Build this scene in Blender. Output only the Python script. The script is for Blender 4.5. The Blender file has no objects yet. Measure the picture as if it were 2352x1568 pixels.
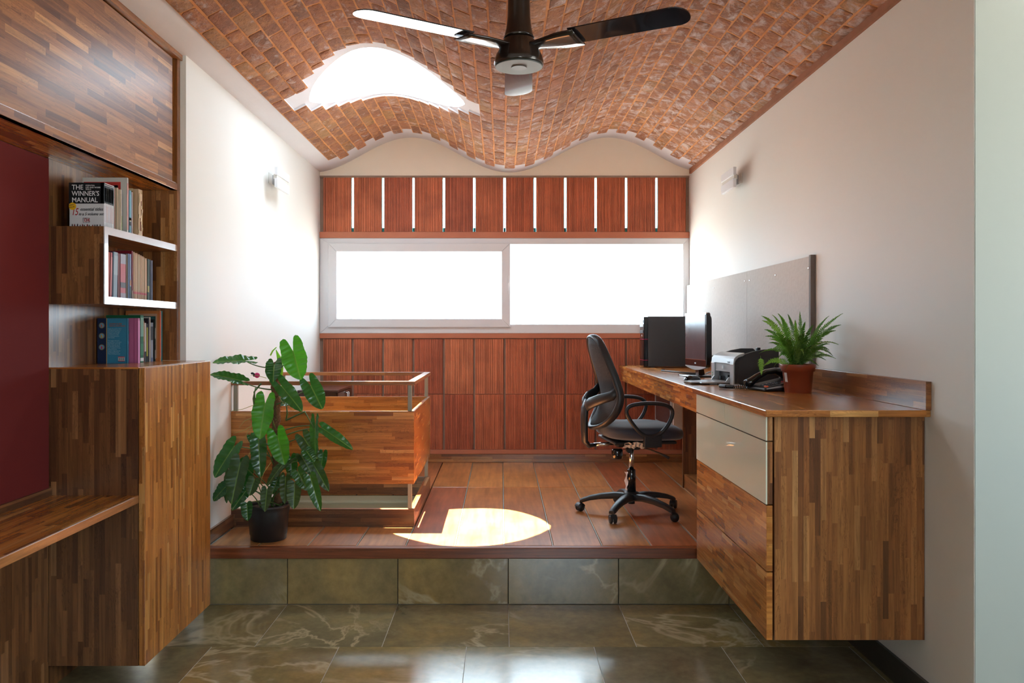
import bpy, math, random
from mathutils import Vector, Matrix
random.seed(7)
PI = math.pi
scene = bpy.context.scene
C = scene.collection

# ------------------------------------------------------------------ camera, world, sun, exposure
F, U0, V0, H = 1900.0, 1152.0, 758.0, 1.40          # focal length in pixels, vanishing point, eye height
cd = bpy.data.cameras.new('camera')
cam = bpy.data.objects.new('camera', cd); C.objects.link(cam)
cam.location = (0, 0, H); cam.rotation_euler = (PI/2, 0, 0)
cd.sensor_width = 36.0; cd.lens = F/2352*36
cd.shift_x = (1176-U0)/2352; cd.shift_y = (V0-784)/2352
cd.clip_start = .05; cd.clip_end = 300
scene.camera = cam

world = bpy.data.worlds.new('sky'); scene.world = world; world.use_nodes = True
wn = world.node_tree.nodes['Background']
wn.inputs[0].default_value = (0.72, 0.88, 1.0, 1); wn.inputs[1].default_value = 11.5

sd = bpy.data.lights.new('sun', 'SUN'); sd.energy = 78; sd.angle = .006; sd.color = (1, .97, .92)
sun = bpy.data.objects.new('sun', sd); C.objects.link(sun)
sun.rotation_euler = Vector((.50, -.45, -2.49)).to_track_quat('-Z', 'Y').to_euler()
sun.location = (-1.5, 6.5, 6)

def portal(name, loc, rot, sx, sy):
    l = bpy.data.lights.new(name, 'AREA'); l.shape = 'RECTANGLE'; l.size = sx; l.size_y = sy
    l.cycles.is_portal = True
    o = bpy.data.objects.new(name, l); C.objects.link(o); o.location = loc; o.rotation_euler = rot
portal('window_portal', (.03, 7.08, 1.75), (-PI/2, 0, 0), 3.1, .82)
portal('skylight_portal', (-.72, 5.2, 3.12), (0, 0, 0), 1.2, 1.15)
portal('side_portal', (3.38, 1.35, 1.65), (PI/2, 0, PI/2), 1.7, 1.5)
portal('rear_portal', (.7, -3.0, 1.6), (PI/2, 0, 0), 1.3, 1.2)

scene.view_settings.view_transform = 'Standard'; scene.view_settings.look = 'None'
scene.view_settings.exposure = 0.0; scene.view_settings.gamma = 1.0
scene.view_settings.use_curve_mapping = False

# ------------------------------------------------------------------ measuring helpers
def P(u, v, D): return Vector(((u-U0)*D/F, D, H+(V0-v)*D/F))
def XU(u, D): return (u-U0)*D/F
def ZV(v, D): return H+(V0-v)*D/F
def DX(u, X): return X*F/(u-U0)
def DZ(v, z): return (H-z)*F/(v-V0)

# ------------------------------------------------------------------ materials
def newmat(name):
    m = bpy.data.materials.new(name); m.use_nodes = True
    nt = m.node_tree; b = nt.nodes['Principled BSDF']
    return m, nt, b
class N:                       # tiny node helper
    def __init__(s, nt): s.nt = nt
    def n(s, t, **kw):
        x = s.nt.nodes.new(t)
        for k, v in kw.items(): setattr(x, k, v)
        return x
    def l(s, a, b): s.nt.links.new(a, b)
    def val(s, sock, v):
        if isinstance(v, (int, float)): sock.default_value = v
        elif isinstance(v, tuple): sock.default_value = v
        else: s.l(v, sock)
    def m(s, op, a, b=0.0, c=None):
        x = s.n('ShaderNodeMath', operation=op); s.val(x.inputs[0], a); s.val(x.inputs[1], b)
        if c is not None: s.val(x.inputs[2], c)
        return x.outputs[0]
    def xyz(s, x, y, z=0.0):
        c = s.n('ShaderNodeCombineXYZ'); s.val(c.inputs[0], x); s.val(c.inputs[1], y); s.val(c.inputs[2], z)
        return c.outputs[0]
    def noise(s, vec, scale, detail=3, rough=.55, dist=0.0):
        x = s.n('ShaderNodeTexNoise'); s.l(vec, x.inputs['Vector'])
        x.inputs['Scale'].default_value = scale; x.inputs['Detail'].default_value = detail
        x.inputs['Roughness'].default_value = rough; x.inputs['Distortion'].default_value = dist
        return x.outputs[0]
    def ramp(s, f, stops, const=False):
        r = s.n('ShaderNodeValToRGB'); s.l(f, r.inputs[0]); e = r.color_ramp.elements
        if const: r.color_ramp.interpolation = 'CONSTANT'
        while len(e) < len(stops): e.new(.5)
        for i, (p, c) in enumerate(stops):
            e[i].position = p; e[i].color = (*c, 1) if len(c) == 3 else c
        return r.outputs[0]
    def mix(s, f, a, b, mode='MIX'):
        x = s.n('ShaderNodeMix', data_type='RGBA', blend_type=mode)
        s.val(x.inputs[0], f)
        for i, v in ((6, a), (7, b)):
            if isinstance(v, tuple): x.inputs[i].default_value = (*v, 1) if len(v) == 3 else v
            else: s.l(v, x.inputs[i])
        return x.outputs[2]
    def bump(s, h, strength, dist, b):
        x = s.n('ShaderNodeBump'); s.l(h, x.inputs['Height'])
        x.inputs['Strength'].default_value = strength; x.inputs['Distance'].default_value = dist
        s.l(x.outputs[0], b.inputs['Normal'])
    def rnd(s):
        o = s.n('ShaderNodeObjectInfo').outputs['Random']
        a = s.n('ShaderNodeAttribute', attribute_name='rnd').outputs['Fac']
        return s.m('FRACT', s.m('ADD', o, a))
    def pos(s): return s.n('ShaderNodeNewGeometry').outputs['Position']
    def uv(s): return s.n('ShaderNodeUVMap').outputs[0]
    def add(s, a, b):
        x = s.n('ShaderNodeVectorMath', operation='ADD'); s.val(x.inputs[0], a); s.val(x.inputs[1], b); return x.outputs[0]
    def mul(s, a, b):
        x = s.n('ShaderNodeVectorMath', operation='MULTIPLY'); s.val(x.inputs[0], a); s.val(x.inputs[1], b); return x.outputs[0]
    def white(s, vec):
        x = s.n('ShaderNodeTexWhiteNoise', noise_dimensions='2D'); s.l(vec, x.inputs['Vector']); return x.outputs[0]

def plain(name, col, rough=.5, metal=0.0, spec=.5, coat=0.0, var=0.0, sheen=0.0, scale=8.0, bump=0.0):
    m, nt, b = newmat(name)
    b.inputs['Base Color'].default_value = (*col, 1); b.inputs['Roughness'].default_value = rough
    b.inputs['Metallic'].default_value = metal; b.inputs['Specular IOR Level'].default_value = spec
    b.inputs['Coat Weight'].default_value = coat; b.inputs['Sheen Weight'].default_value = sheen
    n = N(nt)
    if var or bump:
        f = n.noise(n.pos(), scale, 4)
        if var:
            n.l(n.mix(f, tuple(c*(1-var) for c in col), tuple(min(1, c*(1+var)) for c in col)), b.inputs['Base Color'])
        if bump: n.bump(f, bump, .01, b)
    return m

def teak(name, stops, W=.021, Lmin=.16, Lmax=.42, rough=.28, coat=.25, figure=1.0, tint=None):
    """laminated block board: random strips along the grain, grain lines and dark figure; flat print on flat boards"""
    m, nt, b = newmat(name); n = N(nt)
    r0 = n.n('ShaderNodeObjectInfo').outputs['Random']
    sp = n.n('ShaderNodeSeparateXYZ'); n.l(n.uv(), sp.inputs[0])
    x, y = sp.outputs[0], sp.outputs[1]
    row = n.m('FLOOR', n.m('DIVIDE', y, W))
    rr = n.white(n.xyz(row, n.m('MULTIPLY', r0, 91.7)))
    Ls = n.m('MULTIPLY_ADD', rr, Lmax-Lmin, Lmin)
    col = n.m('FLOOR', n.m('ADD', n.m('DIVIDE', x, Ls), n.m('MULTIPLY', rr, 17.3)))
    r2 = n.white(n.xyz(n.m('ADD', row, .37), n.m('ADD', col, n.m('MULTIPLY', r0, 31.0))))
    base = n.ramp(r2, stops)
    gv = n.xyz(n.m('MULTIPLY_ADD', r2, 40.0, n.m('MULTIPLY', x, 2.2)), n.m('MULTIPLY', y, 46.0), n.m('MULTIPLY', r2, 9.0))
    g = n.noise(gv, 1.6, 5, .6, .6)
    fv = n.xyz(n.m('MULTIPLY_ADD', r2, 20.0, n.m('MULTIPLY', x, 7.0)), n.m('MULTIPLY', y, 40.0), r2)
    fg = n.noise(fv, .9, 3, .5, 1.6)
    line = n.m('ABSOLUTE', n.m('SUBTRACT', n.m('FRACT', n.m('MULTIPLY', fg, 9.0)), .5))
    dark = n.ramp(line, [(0, (.42, .36, .32)), (.08, (.74, .68, .64)), (.24, (1, 1, 1))])
    c = n.mix(1.0, base, n.ramp(g, [(.28, (.58, .53, .49)), (.5, (.96, .95, .94)), (.72, (1.34, 1.30, 1.24))]), 'MULTIPLY')
    gt = n.ramp(n.noise(n.add(fv, n.xyz(5.0, 3.0, 0.0)), .5, 2), [(.42, (0, 0, 0)), (.62, (1, 1, 1))])
    c = n.mix(n.m('MULTIPLY', gt, .8*figure), c, dark, 'MULTIPLY')
    if tint: c = n.mix(1.0, c, tint, 'MULTIPLY')
    n.l(c, b.inputs['Base Color'])
    b.inputs['Roughness'].default_value = rough; b.inputs['Coat Weight'].default_value = coat
    b.inputs['Coat Roughness'].default_value = .18
    n.bump(g, .06, .002, b)
    return m

M = {}
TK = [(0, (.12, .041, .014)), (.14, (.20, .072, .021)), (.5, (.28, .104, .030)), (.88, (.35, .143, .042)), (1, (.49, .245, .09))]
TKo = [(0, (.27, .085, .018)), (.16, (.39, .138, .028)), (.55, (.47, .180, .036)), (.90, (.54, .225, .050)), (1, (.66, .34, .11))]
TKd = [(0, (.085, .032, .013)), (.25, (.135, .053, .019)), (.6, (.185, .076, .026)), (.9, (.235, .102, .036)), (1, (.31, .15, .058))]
M['teak'] = teak('teak_board', TK)
M['teak_orange'] = teak('teak_board_orange', TKo, W=.019)
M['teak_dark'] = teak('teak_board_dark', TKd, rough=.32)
M['teak_gloss'] = teak('teak_board_gloss', TKo, W=.026, rough=.26, coat=.3)
M['teak_block'] = teak('teak_block_mosaic', TKo, W=.020, Lmin=.07, Lmax=.20, rough=.26, figure=.6)
M['teak_solid'] = teak('teak_solid_edge', [(0, (.26, .095, .028)), (1, (.40, .17, .055))], W=.5, Lmin=.8, Lmax=1.6, figure=.6)

def plank_mat():
    m, nt, b = newmat('old_timber_plank'); n = N(nt); r = n.rnd()
    base = n.ramp(r, [(0, (.46, .175, .050)), (.35, (.54, .24, .075)), (.6, (.38, .105, .042)), (.8, (.56, .27, .09)), (1, (.42, .13, .045))])
    p = n.add(n.pos(), n.xyz(n.m('MULTIPLY', r, 13.0), 0.0, 0.0))
    g = n.noise(n.mul(p, (16.0, 1.3, 1.0)), 2.2, 5, .55, 0.0)
    blot = n.noise(p, 2.6, 4, .6)
    stain = n.noise(n.add(p, (4.3, 1.2, .0)), 4.2, 6, .65, .4)
    c = n.mix(1.0, base, n.ramp(g, [(.25, (.62, .58, .55)), (.5, (.95, .94, .93)), (.78, (1.3, 1.26, 1.2))]), 'MULTIPLY')
    c = n.mix(1.0, c, n.ramp(blot, [(.3, (.70, .66, .62)), (.62, (1.12, 1.12, 1.10))]), 'MULTIPLY')
    c = n.mix(n.ramp(stain, [(.72, (0, 0, 0)), (.745, (.75, .75, .75))]), c, (.05, .018, .010))
    n.l(c, b.inputs['Base Color'])
    b.inputs['Roughness'].default_value = .30
    b.inputs['Coat Weight'].default_value = .45; b.inputs['Coat Roughness'].default_value = .2
    return m
M['plank'] = plank_mat()
M['nosing'] = teak('dark_red_nosing', [(0, (.20, .052, .018)), (1, (.26, .075, .026))], W=.6, Lmin=2, Lmax=4, figure=.5)

def brick_mat():
    m, nt, b = newmat('fired_brick'); n = N(nt); r = n.rnd()
    base = n.ramp(r, [(0, (.20, .078, .034)), (.3, (.28, .105, .042)), (.5, (.33, .130, .055)), (.75, (.25, .090, .040)), (.93, (.31, .15, .05)), (1, (.38, .16, .085))])
    off = n.xyz(n.m('MULTIPLY', r, 7.0), n.m('MULTIPLY', r, 3.0), 0.0)
    p = n.add(n.pos(), off)
    f = n.noise(p, 26, 6, .65, .3)
    c = n.mix(1.0, base, n.ramp(f, [(.25, (.60, .58, .56)), (.5, (.96, .95, .95)), (.75, (1.3, 1.25, 1.2))]), 'MULTIPLY')
    sp = n.n('ShaderNodeSeparateXYZ'); n.l(n.pos(), sp.inputs[0])
    w = n.noise(n.add(n.mul(p, (1.0, .7, 1.0)), n.mul(off, (2.0, 2.0, 2.0))), 15, 5, .66, .7)
    gx = n.m('MULTIPLY_ADD', sp.outputs[0], .040, -.005)
    wf = n.ramp(n.m('ADD', w, gx), [(.51, (0, 0, 0)), (.61, (.38, .38, .38)), (.73, (.80, .80, .80))])
    c = n.mix(wf, c, (.60, .50, .48))
    sm = n.noise(n.add(p, n.xyz(1.0, 4.0, 2.0)), 11, 6, .72, .5)
    c = n.mix(n.ramp(sm, [(.52, (0, 0, 0)), (.66, (.72, .72, .72))]), c, (.50, .205, .070))
    pit = n.noise(p, 75, 3, .6)
    c = n.mix(1.0, c, n.ramp(pit, [(.30, (.55, .50, .48)), (.42, (1, 1, 1))]), 'MULTIPLY')
    n.l(c, b.inputs['Base Color']); b.inputs['Roughness'].default_value = .85
    n.bump(n.m('ADD', f, n.m('MULTIPLY', pit, .5)), .8, .010, b)
    return m
M['brick'] = brick_mat()
def mortar_mat():
    m, nt, b = newmat('orange_mortar'); n = N(nt); p = n.pos()
    f = n.noise(p, 9, 5, .6); g = n.noise(p, 2.2, 4, .7)
    c = n.ramp(f, [(.3, (.42, .155, .042)), (.6, (.58, .24, .072)), (.8, (.68, .34, .15))])
    c = n.mix(n.ramp(g, [(.56, (0, 0, 0)), (.72, (.75, .75, .75))]), c, (.66, .48, .38))
    n.l(c, b.inputs['Base Color']); b.inputs['Roughness'].default_value = .9
    n.bump(n.noise(p, 60, 4), .4, .004, b)
    return m
M['mortar'] = mortar_mat()
def clay_mat():
    m, nt, b = newmat('terracotta_block'); n = N(nt); r = n.rnd()
    base = n.ramp(r, [(0, (.47, .115, .046)), (.3, (.54, .155, .066)), (.55, (.43, .105, .048)), (.8, (.51, .14, .060)), (1, (.58, .19, .085))])
    p = n.add(n.pos(), n.xyz(n.m('MULTIPLY', r, 5.0), 0.0, 0.0))
    f = n.noise(n.mul(p, (34.0, 34.0, 1.5)), 1.5, 4, .6)
    g = n.noise(p, 5, 4, .6)
    c = n.mix(1.0, base, n.ramp(f, [(.25, (.62, .58, .56)), (.5, (1, 1, 1)), (.75, (1.28, 1.22, 1.2))]), 'MULTIPLY')
    c = n.mix(1.0, c, n.ramp(g, [(.3, (.76, .72, .70)), (.6, (1.06, 1.05, 1.03))]), 'MULTIPLY')
    n.l(c, b.inputs['Base Color']); b.inputs['Roughness'].default_value = .62
    return m
M['clay'] = clay_mat()
M['clay_mortar'] = plain('brown_mortar', (.30, .20, .15), .85, var=.3, scale=14)
M['clay_band'] = plain('terracotta_paint', (.50, .165, .085), .55, var=.12, scale=7)
def stone_mat():
    m, nt, b = newmat('kota_stone'); n = N(nt); r = n.rnd()
    base = n.ramp(r, [(0, (.22, .205, .145)), (.2, (.34, .265, .125)), (.4, (.23, .245, .180)), (.6, (.38, .29, .135)), (.8, (.25, .215, .13)), (1, (.30, .285, .20))])
    p = n.add(n.pos(), n.xyz(n.m('MULTIPLY', r, 23.0), n.m('MULTIPLY', r, 11.0), n.m('MULTIPLY', r, 5.0)))
    cl = n.noise(p, 1.7, 6, .62, .9)
    f = n.noise(p, 22, 6, .65)
    c = n.mix(1.0, base, n.ramp(cl, [(.3, (.66, .68, .72)), (.5, (1, 1, 1)), (.7, (1.45, 1.32, 1.05))]), 'MULTIPLY')
    c = n.mix(1.0, c, n.ramp(f, [(.3, (.82, .82, .82)), (.7, (1.16, 1.15, 1.12))]), 'MULTIPLY')
    v = n.noise(n.add(p, (3.0, 7.0, 1.0)), 1.25, 5, .58, 1.3)
    ring = n.m('ABSOLUTE', n.m('SUBTRACT', n.m('FRACT', n.m('MULTIPLY', v, 5.0)), .5))
    vein = n.ramp(ring, [(0, (.85, .85, .85)), (.05, (.55, .55, .55)), (.11, (.18, .18, .18)), (.16, (0, 0, 0))])
    gate = n.ramp(n.m('ADD', n.noise(p, .9, 3), n.m('MULTIPLY', n.m('SUBTRACT', n.m('FRACT', n.m('MULTIPLY', r, 7.31)), .5), .34)), [(.50, (0, 0, 0)), (.60, (1, 1, 1))])
    c = n.mix(n.mix(1.0, vein, gate, 'MULTIPLY'), c, (.60, .55, .41)); c = n.mix(1.0, c, (.92, .86, .70), 'MULTIPLY')
    n.l(c, b.inputs['Base Color'])
    b.inputs['Roughness'].default_value = .17; b.inputs['Coat Weight'].default_value = .5; b.inputs['Coat Roughness'].default_value = .14
    n.bump(f, .05, .002, b)
    return m
M['stone'] = stone_mat()
M['grout'] = plain('grey_grout', (.50, .49, .44), .8)
M['wall'] = plain('cream_wall_paint', (.80, .79, .755), .6, var=.015, scale=1.5, spec=.3)
M['gable'] = plain('beige_wall_paint', (.88, .78, .65), .7, var=.02, scale=2, spec=.3)
M['plaster'] = plain('white_lime_plaster', (.68, .66, .68), .75, var=.04, scale=6)
M['pier'] = plain('pale_grey_green_paint', (.385, .41, .37), .6, spec=.3)
M['shaft'] = plain('sage_plaster', (.42, .46, .38), .6)
M['upvc'] = plain('white_frame', (.74, .73, .75), .35)
M['black'] = plain('black_plastic', (.016, .017, .019), .42)
M['black_gloss'] = plain('black_gloss_plastic', (.010, .010, .012), .12, coat=.4)
M['fan'] = plain('dark_bronze_enamel', (.020, .013, .010), .22, coat=.3)
M['fan_gloss'] = plain('glossy_fan_blade', (.010, .010, .014), .08, spec=.6, coat=.6)
M['fan_grey'] = plain('grey_fan_cover', (.050, .056, .053), .45)
M['chrome'] = plain('chrome', (.75, .75, .76), .16, metal=1)
M['steel'] = plain('grey_painted_steel', (.30, .30, .245), .45, metal=.2)
M['red'] = plain('maroon_board', (.135, .017, .015), .85, spec=.15, var=.04, scale=3)
M['glassy'] = plain('cream_back_painted_glass', (.76, .81, .66), .06, spec=.6, coat=.6)
M['frost'] = plain('frosted_lamp_glass', (.86, .88, .92), .35)
M['board_cloth'] = plain('grey_linen_pinboard', (.62, .60, .57), .9, var=.08, scale=40, bump=.2)
M['board_edge'] = plain('brown_board_edge', (.16, .12, .10), .7)
M['silver'] = plain('silver_plastic', (.46, .47, .48), .35, metal=.35)
M['silver2'] = plain('pale_silver_plastic', (.40, .41, .42), .5)
M['dark_grey'] = plain('dark_grey_plastic', (.035, .036, .040), .5)
M['screen'] = plain('dark_screen', (.085, .070, .080), .18, spec=.7, var=.15, scale=12)
M['fabric'] = plain('black_seat_fabric', (.026, .034, .052), .8, sheen=.35, bump=.15, scale=120)
M['mesh_back'] = plain('chair_mesh', (.020, .022, .025), .75, bump=.4, scale=220)
M['pot_black'] = plain('black_plastic_pot', (.014, .014, .015), .42)
M['pot_terra'] = plain('terracotta_plastic_pot', (.27, .050, .018), .38)
M['soil'] = plain('dark_potting_soil', (.055, .03, .018), .95, var=.5, scale=60, bump=.8)
M['moss'] = plain('coir_pole', (.16, .075, .032), .95, var=.6, scale=70, bump=1.0)
M['darkwood'] = teak('dark_walnut_veneer', [(0, (.055, .022, .015)), (1, (.085, .036, .026))], W=.2, Lmin=1, Lmax=2, figure=.8, rough=.3)
M['white_pl'] = plain('white_enamel', (.68, .65, .60), .45)
M['pink'] = plain('hot_pink_plastic', (.80, .03, .22), .3)
M['orange'] = plain('orange_button', (.85, .14, .04), .5)
M['paper'] = plain('page_paper', (.62, .54, .40), .85)
M['foil'] = plain('clear_wrap', (.55, .52, .48), .15, spec=.9)
def glass_mat(name, tint, gloss=.06):
    m, nt, b = newmat(name); n = N(nt); nt.nodes.remove(b)
    t = n.n('ShaderNodeBsdfTransparent'); t.inputs[0].default_value = (*tint, 1)
    g = n.n('ShaderNodeBsdfGlossy'); g.inputs['Roughness'].default_value = .02
    x = n.n('ShaderNodeMixShader'); x.inputs[0].default_value = gloss
    n.l(t.outputs[0], x.inputs[1]); n.l(g.outputs[0], x.inputs[2])
    n.l(x.outputs[0], nt.nodes['Material Output'].inputs[0])
    return m
M['teal'] = plain('teal_glass_edge', (.02, .30, .26), .2)
M['pane'] = glass_mat('window_glass', (.97, .985, .99))
M['slit'] = glass_mat('green_edge_glass', (.62, .93, .93))
def leaf_mat(name, c1, c2, rough=.3, trans=.25, veins=True):
    m, nt, b = newmat(name); n = N(nt)
    r = n.rnd(); sp = n.n('ShaderNodeSeparateXYZ'); n.l(n.uv(), sp.inputs[0])
    f = n.noise(n.pos(), 30, 3)
    c = n.mix(n.m('MULTIPLY', n.m('ADD', r, f), .5), c1, c2)
    if veins:
        mid = n.ramp(n.m('ABSOLUTE', sp.outputs[1]), [(0, (1, 1, 1)), (.035, (.7, .7, .7)), (.09, (0, 0, 0))])
        side = n.m('ABSOLUTE', n.m('SUBTRACT', n.m('FRACT', n.m('MULTIPLY', n.m('SUBTRACT', sp.outputs[0], n.m('MULTIPLY', n.m('ABSOLUTE', sp.outputs[1]), .10)), 11.0)), .5))
        sv = n.ramp(side, [(0, (.75, .8, .7)), (.12, (1, 1, 1))])
        c = n.mix(.6, c, sv, 'MULTIPLY')
        c = n.mix(n.m('MULTIPLY', mid, .55), c, (.30, .48, .10))
    n.l(c, b.inputs['Base Color']); b.inputs['Roughness'].default_value = rough
    b.inputs['Specular IOR Level'].default_value = .65
    tr = n.n('ShaderNodeBsdfTranslucent'); n.l(n.mix(1.0, c, (1.3, 1.9, .6), 'MULTIPLY'), tr.inputs[0])
    mx = n.n('ShaderNodeMixShader'); mx.inputs[0].default_value = trans
    n.l(b.outputs[0], mx.inputs[1]); n.l(tr.outputs[0], mx.inputs[2]); n.l(mx.outputs[0], nt.nodes['Material Output'].inputs[0])
    return m
M['leaf'] = leaf_mat('philodendron_leaf', (.018, .085, .022), (.045, .165, .032), .19)
M['leaf_bright'] = leaf_mat('philodendron_leaf_bright', (.050, .230, .018), (.085, .300, .030), .27, .3)
M['leaf_dull'] = leaf_mat('philodendron_leaf_dull', (.028, .075, .020), (.060, .120, .030), .34)
M['leaf_new'] = leaf_mat('young_leaf', (.36, .52, .06), (.42, .60, .10), .35, .4, False)
M['stem'] = plain('green_stem', (.075, .15, .035), .4, var=.3)
M['root'] = plain('yellow_aerial_root', (.38, .36, .09), .6)
M['frond'] = leaf_mat('fern_frond', (.055, .140, .020), (.120, .230, .035), .5, .3, False)
M['frond_light'] = leaf_mat('fern_frond_light', (.14, .24, .045), (.22, .33, .07), .5, .35, False)
_pc = {}
def pc(col, rough=.5):
    k = (tuple(round(c, 3) for c in col), rough)
    if k not in _pc: _pc[k] = plain('printed_cover', col, max(rough, .55), spec=.18)
    return _pc[k]

# ------------------------------------------------------------------ geometry helpers
WL = {}                                            # world location of every object made
class MB:
    def __init__(s): s.v = []; s.f = []; s.uv = []; s.mi = []; s.at = []; s.sm = []
    def face(s, idx, uvs=None, mi=0, at=0.0, sm=False):
        s.f.append(tuple(idx)); s.uv.extend(uvs if uvs else [(0, 0)]*len(idx)); s.mi.append(mi); s.at.append(at); s.sm.append(sm)
    def hexa(s, p, grain='x', mi=0, at=0.0):
        """p: 8 points, bottom ring 0-3 counter-clockwise from above, top ring 4-7"""
        b = len(s.v); p = [Vector(q) for q in p]; s.v.extend(p)
        g = {'x': 0, 'y': 1, 'z': 2}[grain]
        for q in ((3, 2, 1, 0), (4, 5, 6, 7), (0, 1, 5, 4), (1, 2, 6, 5), (2, 3, 7, 6), (3, 0, 4, 7)):
            n = (p[q[1]]-p[q[0]]).cross(p[q[2]]-p[q[0]])
            ax = max(range(3), key=lambda k: abs(n[k]))
            o = [k for k in range(3) if k != ax]
            if ax == g: a, c = o[0], o[1]
            else: a = g; c = [k for k in o if k != g][0]
            s.face([b+k for k in q], [(p[k][a]+ax*.37, p[k][c]+ax*.013) for k in q], mi, at)
    def box(s, x0, x1, y0, y1, z0, z1, grain='x', mi=0, at=0.0):
        s.hexa([(x0, y0, z0), (x1, y0, z0), (x1, y1, z0), (x0, y1, z0), (x0, y0, z1), (x1, y0, z1), (x1, y1, z1), (x0, y1, z1)], grain, mi, at)
    def prism(s, poly, a, c, axis='y', mi=0, sm=False):
        """poly of 2D points extruded along axis from a to c"""
        def mk(q, t): return {'y': (q[0], t, q[1]), 'x': (t, q[0], q[1]), 'z': (q[0], q[1], t)}[axis]
        b = len(s.v); n = len(poly)
        s.v.extend(Vector(mk(q, a)) for q in poly); s.v.extend(Vector(mk(q, c)) for q in poly)
        s.face([b+k for k in range(n)], [(q[0], q[1]) for q in poly], mi)
        s.face([b+n+k for k in reversed(range(n))], [(q[0], q[1]) for q in reversed(poly)], mi)
        for k in range(n):
            j = (k+1) % n
            s.face([b+k, b+n+k, b+n+j, b+j], [(a, k*.02), (c, k*.02), (c, j*.02), (a, j*.02)], mi, 0, sm)
    def lathe(s, prof, c=(0, 0, 0), seg=28, mi=0, sm=True, caps=True):
        b = len(s.v); c = Vector(c)
        for r, z in prof:
            for k in range(seg):
                a = 2*PI*k/seg; s.v.append(c+Vector((r*math.cos(a), r*math.sin(a), z)))
        for i in range(len(prof)-1):
            for k in range(seg):
                j = (k+1) % seg
                s.face([b+i*seg+k, b+i*seg+j, b+(i+1)*seg+j, b+(i+1)*seg+k], None, mi, 0, sm)
        if caps:
            s.face([b+k for k in reversed(range(seg))], None, mi); e = b+(len(prof)-1)*seg
            s.face([e+k for k in range(seg)], None, mi)
    def tube(s, pts, r, seg=8, mi=0, closed=False, flat=1.0, up=None):
        """r: number or list; flat squashes the section along the second normal"""
        pts = [Vector(p) for p in pts]; n = len(pts); b = len(s.v)
        rs = r if isinstance(r, (list, tuple)) else [r]*n
        ref = Vector(up) if up else None
        prev = None
        for i in range(n):
            if closed: t = pts[(i+1) % n]-pts[i-1]
            else: t = pts[min(i+1, n-1)]-pts[max(i-1, 0)]
            t.normalize()
            if ref is not None: a = ref-t*ref.dot(t)
            elif prev is None:
                a = Vector((0, 0, 1)) if abs(t.z) < .9 else Vector((1, 0, 0)); a = a-t*a.dot(t)
            else: a = prev-t*prev.dot(t)
            a.normalize(); prev = a; c = t.cross(a)
            for k in range(seg):
                w = 2*PI*k/seg; s.v.append(pts[i]+a*(math.cos(w)*rs[i])+c*(math.sin(w)*rs[i]*flat))
        m = n if closed else n-1
        for i in range(m):
            j = (i+1) % n
            for k in range(seg):
                l = (k+1) % seg
                s.face([b+i*seg+k, b+i*seg+l, b+j*seg+l, b+j*seg+k], None, mi, 0, True)
        if not closed:
            s.face([b+k for k in reversed(range(seg))], None, mi); s.face([b+(n-1)*seg+k for k in range(seg)], None, mi)
    def grid(s, rows, mi=0, sm=True, uvs=None, at=0.0):
        b = len(s.v); m = len(rows[0])
        for r in rows: s.v.extend(Vector(p) for p in r)
        for i in range(len(rows)-1):
            for k in range(m-1):
                q = [b+i*m+k, b+i*m+k+1, b+(i+1)*m+k+1, b+(i+1)*m+k]
                u = None
                if uvs: u = [uvs[i][k], uvs[i][k+1], uvs[i+1][k+1], uvs[i+1][k]]
                s.face(q, u, mi, at, sm)
    def ell(s, c, rx, ry, rz, seg=14, rings=8, mi=0, p=1.0):
        rows = []
        def sg(x): return math.copysign(abs(x)**p, x)
        for i in range(rings+1):
            ph = -PI/2+PI*i/rings
            rows.append([Vector(c)+Vector((rx*sg(math.cos(ph))*sg(math.cos(2*PI*k/seg)), ry*sg(math.cos(ph))*sg(math.sin(2*PI*k/seg)), rz*sg(math.sin(ph)))) for k in range(seg+1)])
        s.grid(rows, mi)
    def mesh(s, name, mats):
        me = bpy.data.meshes.new(name); me.from_pydata([tuple(v) for v in s.v], [], s.f)
        ul = me.uv_layers.new(name='UVMap'); flat = [c for q in s.uv for c in q]; ul.data.foreach_set('uv', flat)
        me.polygons.foreach_set('material_index', s.mi); me.polygons.foreach_set('use_smooth', s.sm)
        if any(s.at):
            a = me.attributes.new('rnd', 'FLOAT', 'FACE'); a.data.foreach_set('value', s.at)
        for m in (mats if isinstance(mats, (list, tuple)) else [mats]): me.materials.append(m)
        me.update(); return me
    def build(s, name, mats, parent=None, local=False, bevel=0, seg=2, solid=0, subd=0):
        if not local:                             # vertices are in world space: move the origin to the base centre
            xs = [v.x for v in s.v]; ys = [v.y for v in s.v]; zs = [v.z for v in s.v]
            o = Vector(((min(xs)+max(xs))/2, (min(ys)+max(ys))/2, min(zs)))
            for k in range(len(s.v)): s.v[k] = Vector(s.v[k])-o
        ob = bpy.data.objects.new(name, s.mesh(name, mats)); C.objects.link(ob)
        if not local:
            WL[ob.name] = o; ob.location = o-(WL[parent.name] if parent else Vector((0, 0, 0)))
        else: WL[ob.name] = Vector((0, 0, 0))
        if parent: ob.parent = parent
        if bevel:
            md = ob.modifiers.new('bevel', 'BEVEL'); md.width = bevel; md.segments = seg; md.limit_method = 'ANGLE'; md.angle_limit = .6
        if solid:
            md = ob.modifiers.new('solid', 'SOLIDIFY'); md.thickness = solid; md.offset = 0
        if subd:
            md = ob.modifiers.new('sub', 'SUBSURF'); md.levels = subd; md.render_levels = subd
        return ob

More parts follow.
